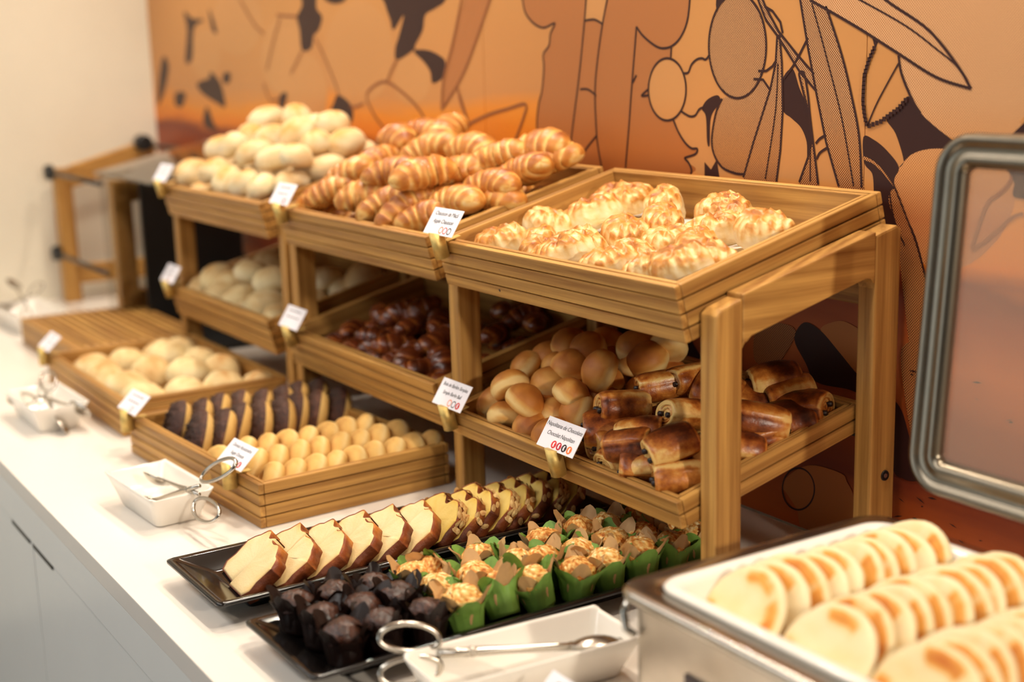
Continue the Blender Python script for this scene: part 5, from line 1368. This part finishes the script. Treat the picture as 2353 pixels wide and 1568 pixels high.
tongs('large steel tongs lying across the dish beside the chafing dish', place((.013, .240, .041), (-.38, -.92, .05), (.80, -.33, .22)) @ Matrix.Scale(1.2, 4), open_=.02, loop=(.026, .0135))

# ------------------------------------------------------------------ chafing dish
CX0, CX1, CY0, CY1, CZ = .155, .60, .285, .640, .150
ch = empty('chafing_dish', ((CX0 + CX1) / 2, (CY0 + CY1) / 2, 0), label='steel chafing dish with its glass lid raised behind the pancakes', cat='chafing dish')
def cha(nm, me, par=None):
    o = add(nm, me)
    if par is None:
        return rel(ch, o)
    o.parent = par
    return o
def rr3(x0, x1, y0, y1, r, z, n=7): return [(px, py, z) for px, py in rrect(x0, x1, y0, y1, r, n)]
i = .012
cha('body', loft('body', [rr3(CX0 + i + .004, CX1 - i - .004, CY0 + i + .004, CY1 - i - .004, .02, .022), rr3(CX0 + i, CX1 - i, CY0 + i, CY1 - i, .022, .028), rr3(CX0 + i, CX1 - i, CY0 + i, CY1 - i, .022, CZ - .012)], M_STEELB, True, True, False))
e = lambda d, z, r=.030: rr3(CX0 + d, CX1 - d, CY0 + d, CY1 - d, r - d * .5, z)
cha('rim', loft('rim', [e(.012, CZ - .014), e(.003, CZ - .012), e(0, CZ - .008), e(0, CZ - .004), e(.003, CZ - .0005), e(.006, CZ), e(.026, CZ), e(.029, CZ - .002), e(.029, CZ - .012)], M_STEEL, True, False, False))
for lx in (CX0 + .026, CX1 - .026):
    for ly in (CY0 + .026, CY1 - .026):
        cha('foot', cyl('foot', (lx, ly, 0), (lx, ly, .023), .011, .013, M_BLACKP, 16, .001))
cha('name_plate', box('name_plate', .252, .34, CY0 + i - .0016, CY0 + i - .0001, .046, .092, M_PLATE, .0005))
cha('corner_clip', tube('corner_clip', [(CX0 + .014, CY0 + .012, CZ - .014), (CX0 + .010, CY0 + .008, CZ - .028), (CX0 + .016, CY0 + .006, CZ - .042), (CX0 + .026, CY0 + .009, CZ - .046)], .004, M_STEEL, 8))
# raised lid: rounded steel frame with a glass window, hinged along the back
LX0, LX1 = CX0 + .038, CX1 - .038
LZ0, LZ1, LY = .186, .556, .650
lid = empty('lid', label=None)
rel(ch, lid)
lid.location = (0, 0, 0)
def lring(d, y, r=.040): return [(px, y + (pz - LZ0) * .085, pz) for px, pz in rrect(LX0 + d, LX1 - d, LZ0 + d, LZ1 - d, max(.008, r - d), 8)]
lf = loft('lid_frame', [lring(.004, LY + .012), lring(0, LY + .006), lring(0, LY - .004), lring(.0025, LY - .009), lring(.007, LY - .010), lring(.011, LY - .006), lring(.019, LY - .003), lring(.023, LY - .0065), lring(.029, LY - .0065), lring(.034, LY - .001), lring(.0355, LY + .006), lring(.030, LY + .012), lring(.004, LY + .012)], M_LID, True, False, False)
cha('lid_frame', lf, lid)
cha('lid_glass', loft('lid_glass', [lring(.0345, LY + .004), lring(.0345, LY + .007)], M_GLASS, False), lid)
for hx in (LX0 + .20, LX1 - .08):
    cha('hinge', box('hinge', hx - .02, hx + .02, CY1 - .006, LY + .006, CZ - .006, LZ0 + .008, M_STEELB, .002))

# white porcelain pan inset in the rim
pan = empty('food_pan', ((CX0 + CX1) / 2, (CY0 + CY1) / 2, CZ), label='white porcelain pan of pancakes set into the chafing dish', cat='food pan')
e2 = lambda d, z: rr3(CX0 + .015 + d, CX1 - .015 - d, CY0 + .010 + d, CY1 - .010 - d, max(.010, .034 - d * .4), z, 7)
rel(pan, add('pan_body', loft('pan_body', [e2(.0245, CZ - .060), e2(.0235, CZ - .006), e2(.016, CZ + .0005), e2(.0155, CZ + .003), e2(.018, CZ + .0055), e2(.024, CZ + .006), e2(.030, CZ + .004), e2(.034, CZ - .002), e2(.040, CZ - .045), e2(.046, CZ - .052), e2(.06, CZ - .054)], M_PORCELAIN)))

# pancakes: leaning discs in three rows
def pancake_mesh(seed):
    nu = 40
    prof = [(0, .0042), (.25, .0044), (.5, .0042), (.72, .0044), (.86, .0040), (.95, .0024), (1.0, 0), (.96, -.0024), (.85, -.0038), (.5, -.004), (0, -.004)]
    V, F, B = [], [], []
    for r, z in prof[1:-1]:
        for k in range(nu):
            a = 2 * math.pi * k / nu
            rad = .0535 * r * (1 + .03 * nfrac(math.cos(a) + seed, math.sin(a), 0, 1.3))
            x, y = rad * math.cos(a), rad * math.sin(a)
            V.append((x, y, z + .0022 * nfrac(x * 26 + seed, y * 26, 0, 1)))
            ring = math.exp(-((r - .78) / .11) ** 2) * max(0, min(1, .60 + 1.8 * nfrac(math.cos(a) * 1.4 + seed, math.sin(a) * 1.4, 1.3, 1)))
            B.append(.15 + .68 * ring + .32 * max(0, nfrac(x * 60 + seed, y * 60, 2.2, 1)) - (.1 if r > .93 else 0))
    V += [(0, 0, .0042), (0, 0, -.004)]
    B += [.3, .3]
    m = len(prof) - 2
    for j in range(m - 1):
        for k in range(nu):
            F.append((j * nu + k, (j + 1) * nu + k, (j + 1) * nu + (k + 1) % nu, j * nu + (k + 1) % nu))
    for k in range(nu):
        F.append((len(V) - 2, k, (k + 1) % nu))
        F.append((len(V) - 1, (m - 1) * nu + (k + 1) % nu, (m - 1) * nu + k))
    return mesh('pancake', V, F, M_PANCAKE_EDGE, True, B)
PK = [proto('pancake', pancake_mesh(s), 'pancake') for s in range(4)]
for f, x in enumerate((.258, .362, .466)):
    n = 10
    for k in range(n):
        y = .358 + .0235 * k
        dup(PK[rnd.randrange(4)], (x + rnd.uniform(-.004, .004), y, .1300 + rnd.uniform(-.001, .002)), (R(50) + rnd.uniform(-.06, .06), rnd.uniform(-.06, .06), rnd.uniform(-.1, .1)), (1, 1, 1),
            f'golden pancake, {ORD[k + 1]} from the front in the {rowname(f)} row of the pan', 'pancakes standing in rows')
for p in PK: drop(p)

# ------------------------------------------------------------------ far end: wooden display frame, slatted board
far = empty('wooden_display_frame', (-2.72, .53, 0), label='blurred wooden display frame with black rods and clear sheets by the left wall', cat='display stand')
def fa(nm, me, label=None):
    o = rel(far, add(nm, me))
    if label: o['label'] = label
    return o
for x in (-2.745, -2.205):
    fa('leg', box('leg', x, x + .045, .505, .55, 0, .372, WZ, .004))
    fa('leg', box('leg', x, x + .045, .745, .79, 0, .432, WZ, .004))
    fa('top_rail', prism('top_rail', [(.5505, .318), (.7445, .368), (.7445, .428), (.5505, .376)], 'x', x + .002, x + .043, WY, .003))
    fa('lower_rail', box('lower_rail', x + .004, x + .040, .5505, .7445, .050, .102, WY, .003))
for y, z in ((.512, .372), (.512, .150), (.752, .430)):
    fa('joint_knob', cyl('joint_knob', (-2.70, y - .012, z - .008), (-2.70, y - .034, z - .008), .022, .020, M_BLACKP, 18, .003)) if y < .6 else fa('joint_knob', cyl('joint_knob', (-2.705, y, z), (-2.665, y, z), .024, .022, M_BLACKP, 18, .003))
    fa('rod', cyl('rod', (-2.70, y - .022 if y < .6 else y + .02, z - .008), (-2.206, y - .022 if y < .6 else y + .02, z - .008), .006, .006, M_BLACKP, 12))
fa('clear_sheet', box('clear_sheet', -2.150, -2.146, .47, .78, .01, .40, M_ACRYL, .001), 'clear acrylic side sheet')
fa('clear_sheet', prism('clear_sheet', [(.50, .383), (.79, .446), (.79, .450), (.50, .387)], 'x', -2.30, -1.84, M_ACRYL), 'clear acrylic top sheet')
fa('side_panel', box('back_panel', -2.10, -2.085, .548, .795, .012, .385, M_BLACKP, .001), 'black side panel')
fa('base_board', box('base_board', -2.23, -1.80, .60, .79, 0.001, .012, M_BLACKP, .001), 'black base')

sb = empty('slatted_board', (-1.98, .41, 0), label='wooden bread board of narrow slats beside the left crate', cat='bread board')
for a, b, c, d in ((-2.20, -1.745, .270, .284), (-2.20, -1.745, .546, .560)):
    rel(sb, add('frame_side', box('frame_side', a, b, c, d, 0, .060, WX, .002)))
for a, b in ((-2.20, -2.186), (-1.759, -1.745)):
    rel(sb, add('frame_end', box('frame_end', a, b, .2842, .5458, 0, .060, WY, .002)))
sl = box('slat', -2.1858, -1.7592, 0, .0135, .050, .0595, WX, .0012)
for k in range(13):
    o = rel(sb, add('slat', sl))
    o.location = (o.location.x, .286 + .0203 * k, 0)

# ------------------------------------------------------------------ brass holders with printed cards
def text_mesh(body, size, mat, shear=.22):
    cu = bpy.data.curves.new('t', 'FONT')
    cu.body = body
    cu.size = size
    cu.shear = shear
    cu.align_x = 'CENTER'
    cu.align_y = 'CENTER'
    cu.space_character = .95
    cu.resolution_u = 3
    o = bpy.data.objects.new('t', cu)
    COL.objects.link(o)
    bpy.context.view_layer.update()
    me = bpy.data.meshes.new_from_object(o.evaluated_get(bpy.context.evaluated_depsgraph_get()))
    bpy.data.objects.remove(o)
    bpy.data.curves.remove(cu)
    me.materials.clear()
    me.materials.append(mat)
    return me
def ring_me(name, r, w, mat, fill=False):
    n = 24
    V, F = [], []
    for k in range(n):
        a = 2 * math.pi * k / n
        V += [(r * math.cos(a), r * math.sin(a), 0), ((r - w) * math.cos(a), (r - w) * math.sin(a), 0)]
    for k in range(n):
        j = (k + 1) % n
        F.append((2 * k, 2 * j, 2 * j + 1, 2 * k + 1))
    return mesh(name, V, F, mat, False)
def disc_me(name, r, mat, n=20):
    return mesh(name, [(r * math.cos(2 * math.pi * k / n), r * math.sin(2 * math.pi * k / n), 0) for k in range(n)], [tuple(range(n))], mat, False)
holder_body = None
def card_set(M, where, lines, icons, hl=.040, ink=M_INK, blur_lines=0, tall=.020, lean=R(-47)):
    """M: frame at the rim of a tray front; x along it, y inwards, z up along the front"""
    root = empty('card_holder', label='brass tube card holder ' + where, cat='card holder')
    root.matrix_world = M
    r = .0105
    n = 24
    V, F = [], []
    for k in range(n):
        a = 2 * math.pi * k / n
        V.append((r * math.cos(a), -r - .0006 + r * math.sin(a), tall - hl))
    for k in range(n):
        a = 2 * math.pi * k / n
        V.append((r * math.cos(a), -r - .0006 + r * math.sin(a), tall - .010 * (.5 + .5 * math.sin(a))))
    for k in range(n): F.append((k, (k + 1) % n, n + (k + 1) % n, n + k))
    F += [tuple(range(n - 1, -1, -1)), tuple(range(n, 2 * n))]
    me = mesh('tube', V, F, M_BRASS, False)
    me.polygons.foreach_set('use_smooth', [len(p.vertices) == 4 for p in me.polygons])
    add('tube', me, root)
    add('clip', box('clip', -.006, .006, -.0005, .022, .0002, .0016, M_BRASS, .0004), root)
    w, h = .080, .0405
    card = empty('food_label', label='white printed card ' + where, cat='food label')
    card.matrix_world = M @ Matrix.Translation((.004, -r - .002, tall - .006)) @ Matrix.Rotation(R(90) + lean + R(0), 4, 'X')
    add('card', box('card', -w / 2, w / 2, 0, h, -.0004, .0004, M_CARD), card)
    for k, (s, sz) in enumerate(lines):
        o = add('lettering', text_mesh(s, sz, ink), card)
        o.location = (0, h - .0085 - .0118 * k, .0006)
    if blur_lines:
        for k in range(blur_lines):
            x = -.024
            while x < .022:
                l = rnd.uniform(.003, .009)
                o = add('lettering', mesh('lettering', [(x, -.001, 0), (x + l, -.001, 0), (x + l, .001, 0), (x, .001, 0)], [(0, 1, 2, 3)], ink, False), card)
                o.location = (0, h - .0085 - .0118 * k, .0006)
                x += l + .003
    x0 = .004 if len(icons) > 2 else .012
    for k, (m, full) in enumerate(icons):
        o = add('allergen_icon', disc_me('allergen_icon', .0052, m) if full else ring_me('allergen_icon', .0052, .0013, m), card)
        o.location = (x0 + .0112 * k - (.010 if len(icons) > 3 else 0), .0078, .0006)
        if full:
            q = add('symbol', mesh('symbol', [(-.0012, -.003, 0), (.0016, -.003, 0), (.0008, .001, 0), (.0022, .003, 0), (-.0006, .0032, 0), (-.0018, .0006, 0)], [(0, 1, 2, 3, 4, 5)], M_CARD, False), o)
            q.location = (0, 0, .0002)
    return root
def rimM(t, x, H, dy=0.0):
    return TR[t].matrix_basis @ Matrix.Translation((x, dy, H)) if t in TR else CR[t].matrix_basis @ Matrix.Translation((x, dy, H))
RG = lambda *m: [(q, False) for q in m]
card_set(rimM('tr', .030, .069), 'at the left corner of the turnover tray', [('Chausson de Ma\u00e7\u00e3', .0088), ('Apple Chausson', .0088)], RG(M_ORANGE, M_RED, M_DARKP))
card_set(rimM('tm', .045, .069), 'at the left corner of the croissant tray', [], RG(M_RED, M_DARKP), blur_lines=2)
card_set(rimM('tl', .040, .069), 'at the left corner of the top floury roll tray', [], [], blur_lines=2)
card_set(rimM('ll', .030, .069), 'at the left corner of the left lower tray', [], RG(M_ORANGE), blur_lines=2)
card_set(rimM('lm', .048, .069), 'at the left corner of the middle lower tray', [], [], blur_lines=2)
card_set(rimM('lr1', .032, .036), 'at the left corner of the bun tray', [('Bola de Berlim Simples', .0078), ('Simple Berlin Ball', .0078)], [(M_ORANGE, False), (M_DARKP, False), (M_RED, True)])
card_set(rimM('lr2', .032, .036), 'between the bun tray and the chocolate pastry tray', [('Napolitana de Chocolate', .0080), ('Chocolat Napolitan', .0080)], [(M_RED, True), (M_CRIMSON, True), (M_DARKP, True), (M_ORANGE, True)])
card_set(rimM('mid', .428, .066), 'at the right corner of the doughnut crate', [('Donuts A\u00e7ucarados', .0080), ('Sugar Donuts', .0080)], [(M_DARKP, False), (M_RED, True)])
card_set(rimM('mid', .022, .066), 'at the left corner of the doughnut crate', [], RG(M_RED), blur_lines=2)
card_set(rimM('left', .022, .066), 'at the far left corner of the left crate', [], RG(M_RED), blur_lines=2)
card_set(Matrix.Translation((.170, .215, .026)), 'standing by the chafing dish at the bottom of the picture', [], [], hl=.046, blur_lines=1)
